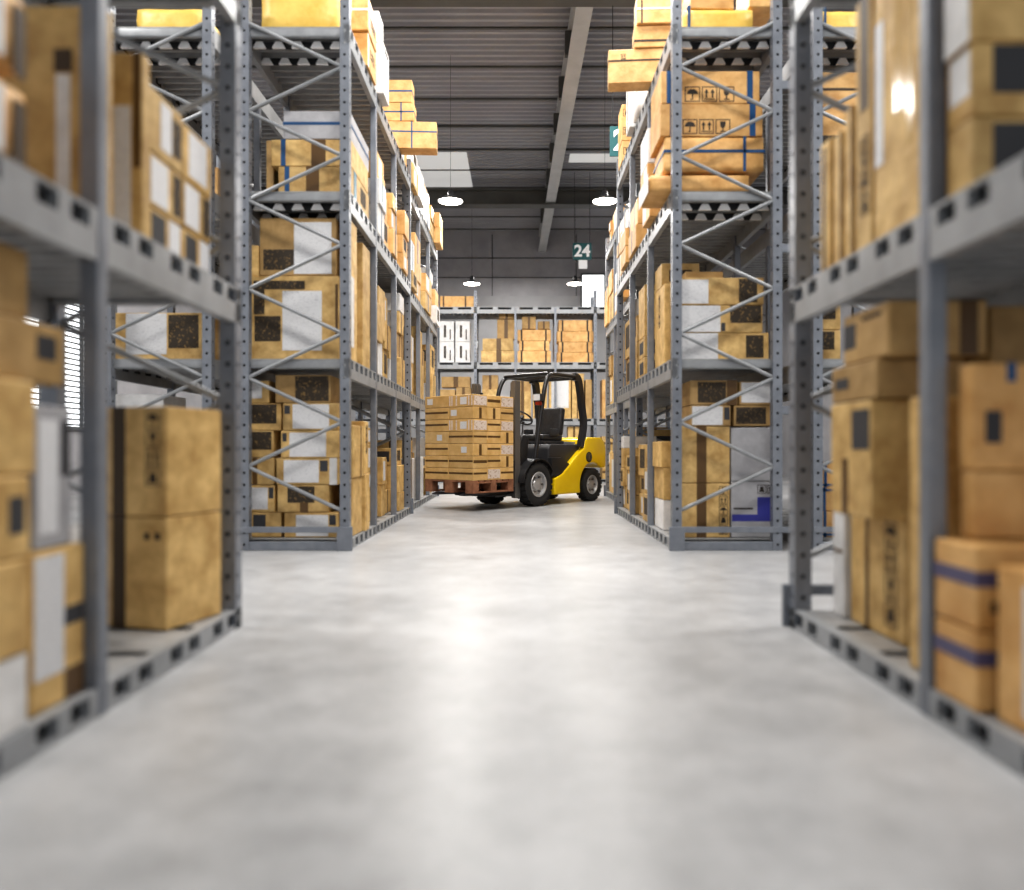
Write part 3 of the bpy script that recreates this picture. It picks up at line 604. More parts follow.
# --- boxes along the aisle faces of the middle and far racks
def fill(rack, s, xf, ya, yb, lv, seed, mats, wr=(.34, .55), hr=(.2, .42), maxh=1.15, over=0, straps=.0, whites=.1, n0=0, inset=(.02, .09)):
    rnd = random.Random(seed); y = ya; n = n0; yr = YM if ya < YF - .2 else YF; posts = [yr + 1.2, yr + 2.4]; side = 'x+' if s < 0 else 'x-'; z0 = LV[lv] + .002
    while y < yb - .25:
        nxt = min([p - .045 for p in posts if p - .045 > y + .02] + [yb])
        if any(abs(y - p) < .045 for p in posts): y = [p for p in posts if abs(y - p) < .045][0] + .047; continue
        w = rnd.uniform(*wr); w = nxt - y if nxt - y - w < .26 else w
        if w < .2: y = nxt + .09; continue
        z = z0; st = []
        lim = z0 + maxh * rnd.uniform(.6, 1.0)
        while z < lim - .15:
            h = min(rnd.uniform(*hr), lim - z)
            if lim - z - h < .15: h = lim - z
            st.append((z, z + h)); z += h
        xin = rnd.uniform(*inset) - over * rnd.random()
        for i, (a, c) in enumerate(st):
            dep = rnd.uniform(.42, .6); xi = xin + rnd.uniform(-.015, .03)
            x0 = xf + s * xi; m_ = rnd.choice(mats)
            if rnd.random() < whites: m_ = 'white'
            ft = []; tx = 'plain'; t = rnd.random()
            if rnd.random() < straps:
                q = rnd.choice(['blue', 'teal']); ft = [('strapv', 0, q, rnd.uniform(.3, .7), rnd.choice([.012, .03]))]; tx = 'strapped'
            elif t < .30:
                u = rnd.uniform(.05, .3); ft = [('label', side, u, u + rnd.uniform(.35, .5), .15, .85)]; tx = 'labelled'
            elif t < .55: ft = [('tape', side, .42, .58, 0, 1), ('tape', 'y-', .4, .55, 0, 1)]; tx = 'taped'
            elif t < .72: ft = [('print', side, .2, .75, .25, .85), ('slab', 'y-', .3, .8, .2, .8)]; tx = 'dark-printed'
            nm = {'kraft': 'tan', 'brown': 'brown', 'orange': 'orange', 'white': 'white', 'grey': 'grey', 'yellow': 'yellow'}[m_]
            pos = 'alone in' if len(st) == 1 else ('bottom of' if i == 0 else 'top of' if i == len(st) - 1 else ORD[i] + ' up in')
            carton(x0, x0 + s * dep, y + .006, y + w - .006, a, c, m_, ft, '%s %s box %s %s stack from the camera, %s shelf, %s rack' % (tx, nm, pos, ORD[n], SH[lv], rack), 'boxes along the %s shelf of the %s rack' % (SH[lv], rack), rz=rnd.uniform(-.012, .012), raw=True)
        y = y + w + .002; n += 1
        if y > nxt - .1 and nxt < yb: y = nxt + .092
K = ['kraft']; KB = ['kraft', 'kraft', 'brown']; O = ['orange', 'orange', 'kraft']
fill('middle left', -1, XL, 7.55, 9.78, 0, 23, K, (.3, .5), (.17, .36), 1.0, whites=.04, inset=(.03, .2))
fill('middle left', -1, XL, 7.55, 9.78, 1, 4, KB, whites=.3, hr=(.25, .5))
fill('middle left', -1, XL, 7.25, 9.78, 2, 5, O, (.26, .42), (.16, .3), .9, over=.09, straps=.35, whites=.2)
fill('middle left', -1, XL, 9.15, 9.78, 3, 6, O, straps=.4, maxh=.5)
fill('far left', -1, XFL, 10.03, 13.44, 0, 7, K, (.5, .8), (.3, .6), .95, whites=.35)
fill('far left', -1, XFL, 10.03, 13.44, 1, 8, KB, (.5, .8), (.3, .6), 1.1, whites=.25)
fill('far left', -1, XFL, 10.03, 13.44, 2, 9, O, (.35, .6), (.2, .4), .9, over=.12, straps=.4, whites=.25)
fill('far left', -1, XFL, 10.03, 13.44, 3, 10, O, (.4, .6), (.2, .35), .65, over=.15, straps=.2, whites=.4)
fill('middle right', 1, XR, 6.95, 9.78, 0, 13, K, hr=(.2, .32), maxh=.95)
fill('middle right', 1, XR, 8.5, 9.78, 1, 14, KB, hr=(.25, .5))
fill('middle right', 1, XR, 7.6, 9.78, 2, 15, O, (.28, .45), (.16, .32), over=.1, straps=.15, whites=.35, maxh=.85)
fill('far right', 1, XFR, 10.03, 13.44, 0, 17, K, (.5, .8), (.3, .6), 1.1)
fill('far right', 1, XFR, 10.03, 13.44, 1, 18, KB, (.5, .8), (.3, .6), 1.1)
fill('far right', 1, XFR, 10.03, 13.44, 2, 19, O, (.5, .8), (.25, .5), 1.0, over=.15, straps=.2, whites=.2)
fill('far right', 1, XFR, 12.4, 13.44, 3, 20, O, (.5, .8), (.25, .5), .6, over=.1)

# --- outer racks, seen in slivers past the near uprights
G = 'cartons in the outer left rack'
d2 = 6.42; k = d2 / F
carton(XX(115), XX(204), d2, d2 + .45, 1.612, 2.02, 'kraft', [('label', 'y-', .12, .58, .12, .98), ('print', 'y-', .6, .94, .25, .95)], 'tan box with white label and speckled print, second shelf, outer left rack', G)
carton(XX(115), XX(163), d2, d2 + .45, .095, .66, 'white', [], 'lower white carton on floor level, outer left rack', G)
carton(XX(115), XX(163), d2, d2 + .45, .661, 1.32, 'white', [('inkp', 'y-', .5, .54, .3, .8)], 'upper white carton half hidden by golden boxes, outer left rack', G)
carton(XX(132), XX(204), d2, d2 + .45, z4, 4.62, 'yellow', [], 'yellow wrapped package on top shelf, outer left rack', G, soft=.8)
carton(XX(112), XX(204), d2 + .3, d2 + .75, 3.0, 3.35, 'orange', [], 'orange box on third shelf, outer left rack', G)
G = 'cartons in the outer right rack'
carton(XX(815), XX(866), d2, d2 + .45, z4, 4.6, 'yellow', [('strapx', 0, 'blue', .2, .01)], 'yellow package on top shelf, outer right rack', G, soft=.8)
carton(XX(815), XX(880), d2, d2 + .45, 3.0, 3.4, 'orange', [], 'lower orange box on third shelf, outer right rack', G)
carton(XX(815), XX(880), d2, d2 + .45, 3.401, 3.75, 'orange', [('print', 'y-', .1, .5, .05, .3)], 'middle orange box on third shelf, outer right rack', G)
carton(XX(812), XX(880), d2, d2 + .45, 3.751, 4.05, 'orange', [('straph', 0, 'ink', .5, .01)], 'top orange box with dark strap on third shelf, outer right rack', G)
carton(XX(815), XX(841), d2, d2 + .45, 1.612, 1.87, 'kraft', [('print', 'y-', .02, .75, .35, .95)], 'lower tan box with dark print on second shelf, outer right rack', G)
carton(XX(815), XX(841), d2, d2 + .45, 1.871, 2.1, 'kraft', [('print', 'y-', .1, .8, .4, .9)], 'upper tan box with dark print on second shelf, outer right rack', G)
carton(XX(815), XX(835), d2, d2 + .45, .095, .32, 'orange', [('straph', 0, 'blue', .1, .01), ('strapx', 0, 'blue', .5, .012)], 'bottom orange box with blue straps on floor, outer right rack', G)
carton(XX(815), XX(834), d2, d2 + .45, .321, .52, 'orange', [('straph', 0, 'blue', .9, .01), ('strapx', 0, 'blue', .5, .012)], 'second orange box with blue straps on floor, outer right rack', G)
carton(XX(815), XX(836), d2, d2 + .45, .521, .74, 'orange', [('straph', 0, 'blue', .1, .01), ('strapx', 0, 'blue', .5, .012)], 'third orange box with blue straps on floor, outer right rack', G)

# --- back rack
G = 'cartons on the rack across the aisle end'
db = YB + .10; k = db / F
for i, px in enumerate((439.5, 455.5)):
    for j in range(2):
        carton(XX(px), XX(px + 14.5), db, db + .5, 3.0 + j * .52, 3.515 + j * .52, 'white', [('inkp', 'y-', .3, .45, .2, .8), ('inkp', 'y-', .7, .78, .1, .6)], '%s white carton of the %s column at left on the aisle-end rack' % (['lower', 'upper'][j], ['left', 'right'][i]), G)
st = [(481, 515, [.3, .3], 'kraft', 'first'), (517.5, 551, [.29, .25, .28], 'orange', 'second'), (557, 594, [.25, .26, .27, .28], 'orange', 'third')]
for a, c, hs, m_, tx in st:
    z = 3.0
    for j, h in enumerate(hs):
        carton(XX(a + (j % 2) * 1.5), XX(c - (j % 2) * 1.5), db, db + .5, z, z + h, m_, [('strapx', 0, 'ink', .12, .02), ('strapx', 0, 'ink', .85, .02)] if m_ == 'orange' else [('tape', 'y-', .45, .6, 0, 1)],
               '%s box in the %s brown pile above the forklift, aisle-end rack' % (ORD[j] + ' lowest', tx), G); z += h + .001
carton(XX(497), XX(515), db + .1, db + .5, 3.603, 4.1, 'brown', [('tape', 'y-', .4, .6, 0, 1)], 'dark brown upright box above the first brown pile, aisle-end rack', G)
carton(XX(440), XX(474), db, db + .6, z4, 4.66, 'orange', [('strapx', 0, 'tape', .1, .02), ('strapx', 0, 'tape', .75, .02)], 'low orange crate alone on the very top of the aisle-end rack', G)
for i, (a, c, zb, m_, ft, tx) in enumerate([(549, 571, 2.7, 'kraft', [('plain', 'y-', .1, .9, .25, .95), ('label', 'y-', .15, .85, .3, .9)], 'tan box with large white sheet seen through the forklift guard'),
        (572, 584, 2.75, 'kraft', [('tape', 'y-', .4, .5, 0, 1)], 'upright tan box right of the white sheet box seen through the guard'),
        (585.5, 592, 2.6, 'brown', [], 'narrow brown box beside right upright behind the guard'), (533, 547, 2.55, 'kraft', [('darktape', 'y-', .1, .3, 0, 1)], 'upright tan box behind the steering wheel'),
        (514, 531, 2.3, 'kraft', [('tape', 'y-', .4, .6, 0, 1)], 'tan box behind the forklift mast'), (482, 497, 2.35, 'kraft', [], 'tan box left behind the taped load'), (499, 512, 2.2, 'grey', [], 'grey box behind the top of the taped load')]):
    carton(XX(a), XX(c), db, db + .5, 1.612, zb, m_, ft, tx + ', aisle-end rack', G)
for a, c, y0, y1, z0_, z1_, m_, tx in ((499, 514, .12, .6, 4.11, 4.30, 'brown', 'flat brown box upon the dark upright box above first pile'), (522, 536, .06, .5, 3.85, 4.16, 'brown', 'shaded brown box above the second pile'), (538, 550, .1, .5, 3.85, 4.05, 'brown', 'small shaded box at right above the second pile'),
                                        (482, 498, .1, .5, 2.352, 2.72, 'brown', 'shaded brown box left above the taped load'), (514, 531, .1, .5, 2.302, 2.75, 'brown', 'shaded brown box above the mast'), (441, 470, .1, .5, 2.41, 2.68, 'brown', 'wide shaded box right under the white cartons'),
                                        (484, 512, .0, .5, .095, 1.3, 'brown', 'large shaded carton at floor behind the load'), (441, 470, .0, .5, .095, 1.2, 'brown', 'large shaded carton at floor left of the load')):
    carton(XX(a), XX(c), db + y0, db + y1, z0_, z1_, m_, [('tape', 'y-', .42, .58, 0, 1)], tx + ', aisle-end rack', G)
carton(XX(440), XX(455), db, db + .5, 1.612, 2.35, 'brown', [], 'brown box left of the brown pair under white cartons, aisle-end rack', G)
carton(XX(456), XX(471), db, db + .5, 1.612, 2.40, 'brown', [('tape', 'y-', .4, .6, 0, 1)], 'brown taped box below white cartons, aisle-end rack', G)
carton(XX(602), XX(611), db, db + .5, 1.612, 2.6, 'orange', [], 'orange upright box right of the right upright on second shelf, aisle-end rack', G)
for j in range(3):
    carton(XX(602), XX(613), db, db + .5, .095 + j * .36, .45 + j * .36, 'kraft', [('tape', 'y-', 0, 1, .42, .58)], '%s tan box behind rear of forklift, aisle-end rack' % ['bottom', 'middle', 'top'][j], G)
carton(XX(566), XX(582), db, db + .5, .095, .9, 'kraft', [], 'tall tan box at floor behind the forklift guard, aisle-end rack', G)
carton(XX(568), XX(581), db, db + .5, .901, 1.42, 'kraft', [('tape', 'y-', .4, .55, 0, 1)], 'tan box above tall floor box behind the guard, aisle-end rack', G)
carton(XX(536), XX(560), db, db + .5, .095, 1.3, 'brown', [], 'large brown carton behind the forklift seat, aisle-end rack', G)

# ------------------------------------------------------------------ forklift
RZ = math.radians(230); OX, OY = -.106, 11.44
fk = tag(empty('forklift', (OX, OY, 0), RZ), 'yellow and black forklift truck carrying a loaded pallet at the end of the aisle', 'forklift')
cx, cz, rr_ = -1.45, .27, .36
arc = [(cx + rr_ * math.cos(math.radians(a)), cz + rr_ * math.sin(math.radians(a))) for a in range(132, -1, -12)]
poly = [(-.42, .15), (-.42, .40), (-.52, .43), (-.62, .47), (-1.08, .80), (-1.20, .86), (-1.24, 1.00), (-1.30, 1.04), (-1.68, 1.04), (-1.78, .98), (-1.83, .85), (-1.83, .58), (-1.80, .54)] + arc + [(-1.1, .15)]
MB().extr(poly, -.5, .5).build('counterweight_body', M['fyellow'], fk, bevel=.028, seg=3, smooth=True)
MB().extr([(-.36, .40), (-.38, .86), (-.44, .93), (-1.16, .93), (-1.22, .86), (-1.1, .76), (-.6, .42)], -.41, .41).build('engine_hood', M['fdark'], fk, bevel=.03, seg=3, smooth=True)
MB().extr([(-.37, .43), (-.36, .72), (-.62, .72), (-.86, .60), (-.62, .43)], .40, .485).build('side_step_panel', M['fblack'], fk, bevel=.02, smooth=True)
MB().box(-.42, .25, -.44, .44, .36, .43).build('floor_plate', M['fblack'], fk, bevel=.01)
MB().extr([(.25, .40), (.28, .95), (.20, 1.06), (.08, 1.02), (.14, .40)], -.40, .40).build('dashboard', M['fblack'], fk, bevel=.02, smooth=True)
MB().box(-1.27, -.98, -.30, .30, .925, .965).build('rear_deck_plate', M['post'], fk, bevel=.01)
# seat
st_ = empty('seat'); st_.parent = fk; st_.location = (-.72, 0, .93)
MB().box(-.26, .28, -.26, .26, 0, .05).build('seat_base', M['fdark'], st_, bevel=.015)
MB().box(-.24, .27, -.25, .25, .05, .15).build('seat_cushion', M['vinyl'], st_, bevel=.04, seg=3, smooth=True)
bk = MB().box(-.06, .06, -.24, .24, 0, .46).build('backrest', M['vinyl'], st_, loc=(-.21, 0, .13), bevel=.045, seg=3, smooth=True); bk.rotation_euler = (0, -.16, 0)
for sy in (-1, 1): MB().box(-.1, .12, sy * .26 - .02, sy * .26 + .02, .12, .24).build('seat_bolster', M['vinyl'], st_, bevel=.018, smooth=True)
# steering
sc_ = MB().tube([(.10, .06, 1.0), (-.14, .06, 1.30)], .028, 10).build('steering_column', M['fdark'], fk, smooth=True)
sw = empty('steering_wheel'); sw.parent = fk; sw.location = (-.16, .06, 1.33); sw.rotation_euler = (0, -.62, 0)
MB().tube([(.17 * math.cos(a), .17 * math.sin(a), 0) for a in [i * 2 * PI / 28 for i in range(29)]], .013, 8, cap=False).build('wheel_rim', M['fblack'], sw, smooth=True)
for i in range(3):
    a = i * 2 * PI / 3; MB().tube([(0, 0, -.02), (.17 * math.cos(a), .17 * math.sin(a), 0)], .01, 6).build('wheel_spoke', M['fdark'], sw)
MB().lathe([(0, .03), (.03, .025), (.035, -.02), (0, -.03)], 14, (0, 0, 0)).build('hub', M['fdark'], sw, smooth=True)
MB().tube([(.02, .2, .95), (-.02, .2, 1.22)], .01, 6).tube([(-.02, .2, 1.22), (-.03, .2, 1.26)], .022, 8).build('control_lever', M['fblack'], fk, smooth=True)
# overhead guard
def bend(pts, n=5, r=.1):
    out = [Vector(pts[0])]
    for i in range(1, len(pts) - 1):
        p, a, c = Vector(pts[i]), Vector(pts[i - 1]), Vector(pts[i + 1]); da = (a - p).normalized() * min(r, (a - p).length * .45); dc = (c - p).normalized() * min(r, (c - p).length * .45)
        for j in range(n + 1):
            t = j / n; out.append((p + da) * (1 - t) ** 2 + p * 2 * t * (1 - t) + (p + dc) * t ** 2)
    out.append(Vector(pts[-1])); return out
gd = empty('overhead_guard'); gd.parent = fk
for sy in (-1, 1):
    MB().tube(bend([(.08, sy * .46, .42), (-.22, sy * .46, 1.80), (-.34, sy * .44, 2.0), (-1.10, sy * .44, 2.0)], 5, .13), .034, 10).build('front_leg', M['fblack'], gd, smooth=True)
    b_ = MB(); pts = bend([(-1.0, 2.0), (-1.12, 1.98), (-1.24, 1.30), (-1.14, .86)] and [(-1.0, sy * .44, 2.0), (-1.12, sy * .44, 1.98), (-1.26, sy * .45, 1.25), (-1.16, sy * .45, .88)], 5, .12)
    for i in range(len(pts) - 1):
        p, q = pts[i], pts[i + 1]
    vs = []; fs = []
    for i, p in enumerate(pts):
        a = pts[max(i - 1, 0)]; c = pts[min(i + 1, len(pts) - 1)]; t = (c - a).normalized(); nrm = Vector((t.z, 0, -t.x)) * .058
        vs += [p + nrm + Vector((0, -.035, 0)), p + nrm + Vector((0, .035, 0)), p - nrm + Vector((0, .035, 0)), p - nrm + Vector((0, -.035, 0))]
    for i in range(len(pts) - 1):
        for j in range(4): fs.append((i * 4 + j, i * 4 + (j + 1) % 4, i * 4 + 4 + (j + 1) % 4, i * 4 + 4 + j))
    fs += [(0, 1, 2, 3), tuple(len(vs) - 4 + q for q in range(4))]
    b_.add(vs, fs).build('rear_pillar', M['fblack'], gd, smooth=True)
MB().tube([(-.34, -.44, 2.0), (-.34, .44, 2.0)], .032, 10).build('front_crossbar', M['fblack'], gd, smooth=True)
MB().tube([(-1.1, -.44, 1.99), (-1.1, .44, 1.99)], .032, 10).build('rear_crossbar', M['fblack'], gd, smooth=True)
for i in range(5): MB().box(-1.1, -.34, -.32 + i * .16 - .012, -.32 + i * .16 + .012, 1.985, 2.015).build('roof_bar', M['fblack'], gd)
# mast
ms = empty('mast'); ms.parent = fk; ms.location = (.38, 0, 0)
for sy in (-1, 1):
    y0 = sy * .40
    MB().box(-.06, .06, y0 - .035, y0 + .035, .14, 1.84).box(-.045, .045, y0 - sy * .05 - .02, y0 - sy * .05 + .02, .16, 1.82).build('mast_rail', M['fmetal'], ms, bevel=.006)
    MB().tube([(-.02, sy * .30, .2), (-.02, sy * .30, 1.7)], .025, 8).build('lift_cylinder', M['fblack'], ms, smooth=True)
for zz in (.18, 1.0, 1.45): MB().box(-.05, .0, -.40, .40, zz, zz + .07).build('mast_cross_member', M['fmetal'], ms, bevel=.005)
for zz in (.22, .60): MB().box(.062, .10, -.44, .44, zz, zz + .09).build('fork_carriage_bar', M['fblack'], ms, bevel=.006)
for sy in (-1, 1): MB().box(.1, .13, sy * .27 - .06, sy * .27 + .06, .195, .75).extr([(.10, .19), (.10, .245), (.90, .245), (.98, .222), (.98, .21)], sy * .27 - .06, sy * .27 + .06).build('fork', M['fdark'], ms)
MB().box(.10, .45, -.40, .40, .17, .195).build('fork_cross_plate', M['fdark'], ms)
hp = [Vector((-.07, .33, 1.75)), Vector((-.16, .34, 1.5)), Vector((-.14, .34, 1.1)), Vector((-.1, .34, .8)), Vector((.0, .33, .62))]
MB().tube(bend(hp, 4, .2), .012, 6).build('hydraulic_hose', M['cable'], ms, smooth=True)
# wheels
def wheel(x, y, r, w, steer=0):
    s = 1 if y > 0 else -1
    e = empty('wheel'); e.parent = fk; e.location = (x, y, r); e.rotation_euler = (0, 0, steer)
    t = MB(); h = w / 2
    t.lathe([(r * .58, -h * .9), (r * .70, -h), (r * .88, -h), (r * .965, -h * .8), (r * .965, h * .8), (r * .88, h), (r * .70, h), (r * .58, h * .9), (r * .56, 0), (r * .58, -h * .9)], 40, (0, 0, 0), 'y')
    nb = 22
    for i in range(nb):
        for sd in (-1, 1):
            a = 2 * PI * (i + (.5 if sd > 0 else 0)) / nb; ca, sa = math.cos(a), math.sin(a)
            U = Vector((-sa, 0, ca)); R = Vector((ca, 0, sa)); Y = Vector((0, 1, 0)); dl = .034 * r / .32
            vs = []
            for rr2, wd in ((r * .955, dl), (r * 1.0, dl * .8)):
                for uu, yy in ((-1, 0.05), (1, 0.05), (1, 1), (-1, 1)): vs.append(R * rr2 + U * (uu * wd + yy * sd * 0.01) + Y * (sd * h * .96 * yy))
            t.add(vs, [(0, 1, 2, 3), (4, 7, 6, 5), (0, 4, 5, 1), (1, 5, 6, 2), (2, 6, 7, 3), (3, 7, 4, 0)])
    t.build('tyre', M['rubber'], e, smooth=True)
    rm = MB().lathe([(r * .59, s * h * .86), (r * .56, s * h * .96), (r * .50, s * h * .9), (r * .46, s * h * .45), (r * .30, s * h * .35), (r * .24, s * h * .62), (r * .12, s * h * .68), (0.001, s * h * .68)], 32, (0, 0, 0), 'y')
    rm.lathe([(r * .58, -s * h * .8), (.001, -s * h * .7)], 24, (0, 0, 0), 'y')
    rim = rm.build('rim', M['chrome'], e, smooth=True)
    for i in range(6):
        a = 2 * PI * i / 6; MB().lathe([(.016, 0), (.016, s * .03), (.001, s * .032)], 8, (r * .37 * math.cos(a), s * h * .36, r * .37 * math.sin(a)), 'y').build('wheel_nut', M['fmetal'], rim)
    return e
for sy in (-1, 1):
    wheel(0, sy * .43, .325, .21); wheel(-1.45, sy * .41, .27, .165)
    fd = MB(); vs = []; fs = []
    A = [math.radians(a) for a in range(150, 4, -8)]
    for a in A:
        for rr2 in (.365, .385):
            for yy in (.31, .545): vs.append((rr2 * math.cos(a), sy * yy, .325 + rr2 * math.sin(a)))
    for i in range(len(A) - 1):
        b0, b1 = i * 4, i * 4 + 4
        fs += [(b0, b0 + 1, b1 + 1, b1), (b0 + 2, b1 + 2, b1 + 3, b0 + 3), (b0, b1, b1 + 2, b0 + 2), (b0 + 1, b0 + 3, b1 + 3, b1 + 1)]
    fs += [(0, 2, 3, 1), (len(vs) - 4, len(vs) - 3, len(vs) - 1, len(vs) - 2)]
    fd.add(vs, fs).build('front_fender', M['fblack'], fk, smooth=True)
    hl = empty('headlight'); hl.parent = fk; hl.location = (-.10, sy * .45, 1.62)
    MB().box(-.03, .06, -.07, .07, -.055, .055).build('lamp_housing', M['fdark'], hl, bevel=.012)
    MB().box(.058, .066, -.06, .06, -.045, .045).build('lamp_lens', M['lens'], hl)
    MB().box(-.02, .05, -.04, .04, -.115, -.06).build('indicator', M['red'], hl, bevel=.01)
em = MB().lathe([(.085, 0), (.085, .004), (.001, .005)], 28, (-1.33, .4985, .72), 'y').build('emblem', M['fblack'], fk)
MB().tube([(-1.33 + .055 * math.cos(a), .5035, .72 + .055 * math.sin(a)) for a in [i * 2 * PI / 20 for i in range(21)]], .004, 6, cap=False).box(-1.345, -1.315, .502, .5045, .68, .76).build('emblem_mark', M['fmetal'], em)
MB().box(-1.845, -1.825, .30, .44, .80, .90).build('tail_light', M['red'], fk, bevel=.006)

# pallet and load carried on the forks
def world(lx, ly): return (OX + math.cos(RZ) * lx - math.sin(RZ) * ly, OY + math.sin(RZ) * lx + math.cos(RZ) * ly)
PX0, PX1, PYW = .52, 1.36, .475
pc = world((PX0 + PX1) / 2, 0); L_ = PX1 - PX0
pl = tag(empty('wooden_pallet', (pc[0], pc[1], .247), RZ), 'reddish wooden pallet resting on the forks of the forklift', 'pallet')
for i in range(3):
    y0 = (-.475, -.075, .325)[i]
    MB().box(-L_ / 2, L_ / 2, y0, y0 + .15, 0, .022).build('bottom_board', M['wood'], pl, bevel=.003)
    MB().box(-L_ / 2, L_ / 2, y0, y0 + .15, .132, .152).build('stringer_board', M['wood'], pl, bevel=.003)
    for j in range(3):
        x0 = (-L_ / 2, -.06, L_ / 2 - .12)[j]
        MB().box(x0, x0 + .12, y0 + .003, y0 + .147, .022, .132).build('block', M['wood'], pl, bevel=.004)
for j in range(7):
    x0 = -L_ / 2 + j * (L_ - .10) / 6
    MB().box(x0, x0 + .10, -PYW, PYW, .152, .174).build('deck_board', M['wood'], pl, bevel=.003)
zb = .247 + .175; lh = .1675
for t in range(7):
    rnd = random.Random(50 + t)
    for j in range(3):         # depth from the front of the load back to the mast
        for i in range(2):     # right column, left column of the truck
            if j > 0 and i == 0: continue
            lx1 = PX1 - j * L_ / 3; lx0 = lx1 - L_ / 3; ly0 = -PYW + i * PYW; ly1 = ly0 + PYW
            c = world((lx0 + lx1) / 2, (ly0 + ly1) / 2); w = L_ / 3; dl = PYW
            pos = ['front right column', 'front corner column', 'middle side column', 'column against the mast'][0 if (i == 0) else 1 + j]
            # local x = truck forward; the carton is built in truck axes: faces x+ (front) and y+ side
            ft = []
            kind = rnd.choice(['tape', 'tape', 'tape', 'label', 'wrap']) if (j == 0) else rnd.choice(['tape', 'wrap', 'vert', 'tape'])
            o = carton(c[0] - w / 2, c[0] + w / 2, c[1] - dl / 2, c[1] + dl / 2, zb + t * lh, zb + (t + 1) * lh, 'load', [], 'taped tan carton of the forklift load, %s layer, %s' % (['bottom', 'second', 'third', 'fourth', 'fifth', 'sixth', 'top'][t], pos), 'taped cartons on the forklift pallet', rz=RZ, name='taped_carton', cat='box')
            hw, hd, hh = w / 2 - .0015, dl / 2 - .0015, lh - .0015
            def stick(nm, m_, u0, u1, v0, v1, face):
                if face == 'f': s_ = MB().slab((hw, -hd, 0), (0, 1, 0), (0, 0, 1), (1, 0, 0), u0 * 2 * hd, u1 * 2 * hd, v0 * hh, v1 * hh, -.001, .0016)
                else: s_ = MB().slab((hw, hd, 0), (-1, 0, 0), (0, 0, 1), (0, 1, 0), u0 * 2 * hw, u1 * 2 * hw, v0 * hh, v1 * hh, -.001, .0016)
                s_.build(nm, m_, o)
            cols = {'fr': 'tttrtts', 'fc': 'ttrtwlw', 'sc': 'tTvtWvW', 'sm': 'WttttvT'[:7], 'sa': 'tvWvWtW'}
            def deco(code, face):
                if code in 'tT': stick('packing_tape', M['tape'], .02, .98, .5 if code == 't' else .42, .66, face)
                elif code == 'v': stick('packing_tape', M['tape'], .42, .60, .05, .95, face)
                elif code == 'r': stick('paper_label', M['paper'], .52, .74, .25, .75, face)
                elif code == 's' or code == 'l': stick('paper_label', M['paper'], .10, .34, .28, .78, face)
                elif code == 'W': stick('paper_sheet', M['sheet'], .04, .96, .12, .88, face)
                elif code == 'w':
                    stick('paper_label', M['paper'], .48, .74, .2, .8, face)
                    for q in (0.03, .12, .30, .80, .92): stick('printed_stripe', M['sheet'], q, q + .05, .1, .92, face)
            if j == 0: deco(cols['fr' if i == 0 else 'fc'][t], 'f')
            if i == 1: deco(cols[('sc', 'sm', 'sa')[j]][t], 's')

# ------------------------------------------------------------------ lamps, signs, added fill lights
def text_mesh(txt, size):
    cu = bpy.data.curves.new('lettering', 'FONT'); cu.body = txt; cu.size = size; cu.extrude = .004; cu.align_x = 'CENTER'; cu.align_y = 'CENTER'; cu.offset = .012
    o = bpy.data.objects.new('lettering', cu); C.objects.link(o)
    bpy.context.view_layer.update(); dg = bpy.context.evaluated_depsgraph_get()
    me = bpy.data.meshes.new_from_object(o.evaluated_get(dg)); bpy.data.objects.remove(o); return me
def sign(x, y, z, txt, label, plate, tx=0):
    s = tag(empty('aisle_sign', (x, y, z)), label, 'sign', 'hanging aisle signs')
    MB().box(-.245, .245, -.012, .012, -.22, .22).build('sign_board', M['sign'], s, bevel=.004)
    me = text_mesh(txt, .42); me.materials.append(M['signwhite'])
    t = bpy.data.objects.new('lettering', me); C.objects.link(t); t.parent = s; t.location = (tx, -.015, 0); t.rotation_euler = (PI / 2, 0, 0)
    for q in (-.2, .2): MB().tube([(q, 0, .22), (q, 0, ZC - z - .02)], .006, 6).build('hanging_wire', M['cable'], s)
    if plate: MB().box(-.09, .13, -.008, .008, -.45, -.225).build('lower_plate', M['signwhite'], s)
sign(1.65, 19.6, Z(251.5, 19.6), '24', 'hanging teal aisle sign reading 24 above the far right lamp', True)
sign(1.575, 11.0, Z(141.5, 11.0), '2', 'hanging teal aisle sign partly hidden by orange boxes on the right', False, -.09)
def lamp():
    l = empty('pendant_lamp')
    MB().lathe([(.235, 0), (.225, .025), (.14, .07), (.06, .10), (.055, .18), (.04, .20), (.001, .205)], 32, (0, 0, 0)).lathe([(.225, .004), (.14, .065), (.001, .08)], 32, (0, 0, 0)).build('lamp_shade', M['lampshade'], l, smooth=True, fix=False)
    MB().lathe([(.001, -.012), (.13, -.009), (.215, .004), (.215, .02), (.001, .02)], 32, (0, 0, 0)).build('lamp_diffuser', M['lampglow'], l, smooth=True)
    MB().tube([(0, 0, .20), (0, 0, ZC - 5.4)], .0035, 6).build('cord', M['cable'], l)
    MB().tube([(-.04, 0, .215), (.04, 0, .215)], .02, 8).build('bracket', M['lampshade'], l)
    return l
l0 = lamp(); first = True
names = {(-1.26, 13.8): 'round lit pendant lamp, nearer one on the left below the cross beam', (1.58, 13.8): 'round lit pendant lamp, nearer one on the right beside rack boxes',
         (-1.3, 20.7): 'round lit pendant lamp, farther one on the left above the aisle-end rack', (1.55, 20.7): 'round lit pendant lamp, farther one on the right below the sign'}
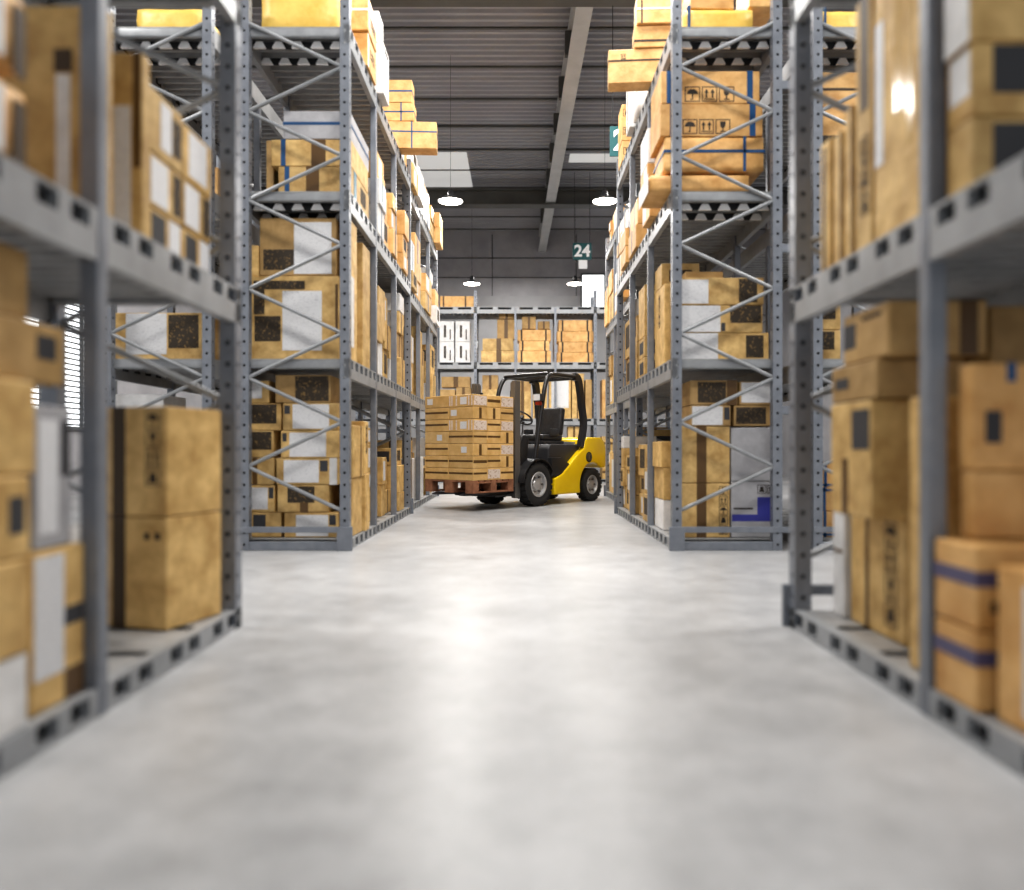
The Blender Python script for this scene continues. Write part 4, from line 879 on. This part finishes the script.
for (x, y), lb in names.items():
    l = l0 if first else copy_tree(l0); first = False
    l.location = (x, y, 5.4); tag(l, lb, 'lamp', 'lit pendant lamps')
def area(x, y, z, size, p, col=(1, .975, .94), rot=(0, 0, 0)):
    a = bpy.data.lights.new('lamp_or_fill_light', 'AREA'); a.shape = 'DISK'; a.size = size; a.energy = p; a.color = col
    o = bpy.data.objects.new('lamp_or_fill_light', a); C.objects.link(o); o.location = (x, y, z); o.rotation_euler = rot
for x, y in names: area(x, y, 5.37, .42, (165 if x < 0 else 95) if y < 15 else (120 if x < 0 else 70))
for x in (-1.26, 1.58):
    for y in (3.4, 6.6, 9.6): area(x * .6, y, 6.9, .8, 105)  # added fill lights over the aisle for the near racks, no lamps hang here
for x, y, z in ((-4.4, 13.8, 7.3), (-5.3, 4.6, 6.6), (5.3, 4.6, 6.6), (4.4, 13.8, 7.3)): area(x, y, z, 1.0, 160)  # fill lights added at the sides, the farther ones also for tape glare
area(-3.2, 16.6, 6.9, 1.2, 90); area(3.4, 16.6, 6.9, 1.2, 90); area(0, 22.6, 6.6, 1.2, 90)  # more fill lights, added to brighten the far end

# ------------------------------------------------------------------ world, camera
w = bpy.data.worlds.new('world'); bpy.context.scene.world = w; w.use_nodes = True
bg = w.node_tree.nodes['Background']; bg.inputs[0].default_value = (.96, .98, 1, 1); bg.inputs[1].default_value = .66
cam = bpy.data.cameras.new('camera'); co = bpy.data.objects.new('camera', cam); C.objects.link(co)
co.location = (0, 0, H); co.rotation_euler = (PI / 2, 0, 0)
cam.sensor_fit = 'HORIZONTAL'; cam.sensor_width = 36; cam.lens = F / 1024 * 36
cam.shift_x = (512 - CX) / 1024; cam.shift_y = (CY - 445) / 1024
cam.clip_start = .05; cam.clip_end = 200
cam.dof.use_dof = True; cam.dof.focus_distance = 11.0; cam.dof.aperture_fstop = .66
sc = bpy.context.scene; sc.camera = co
sc.view_settings.view_transform = 'Standard'; sc.view_settings.look = 'Medium High Contrast'; sc.view_settings.exposure = 0.25
print('cartons', nbox, 'objects', len(sc.objects))
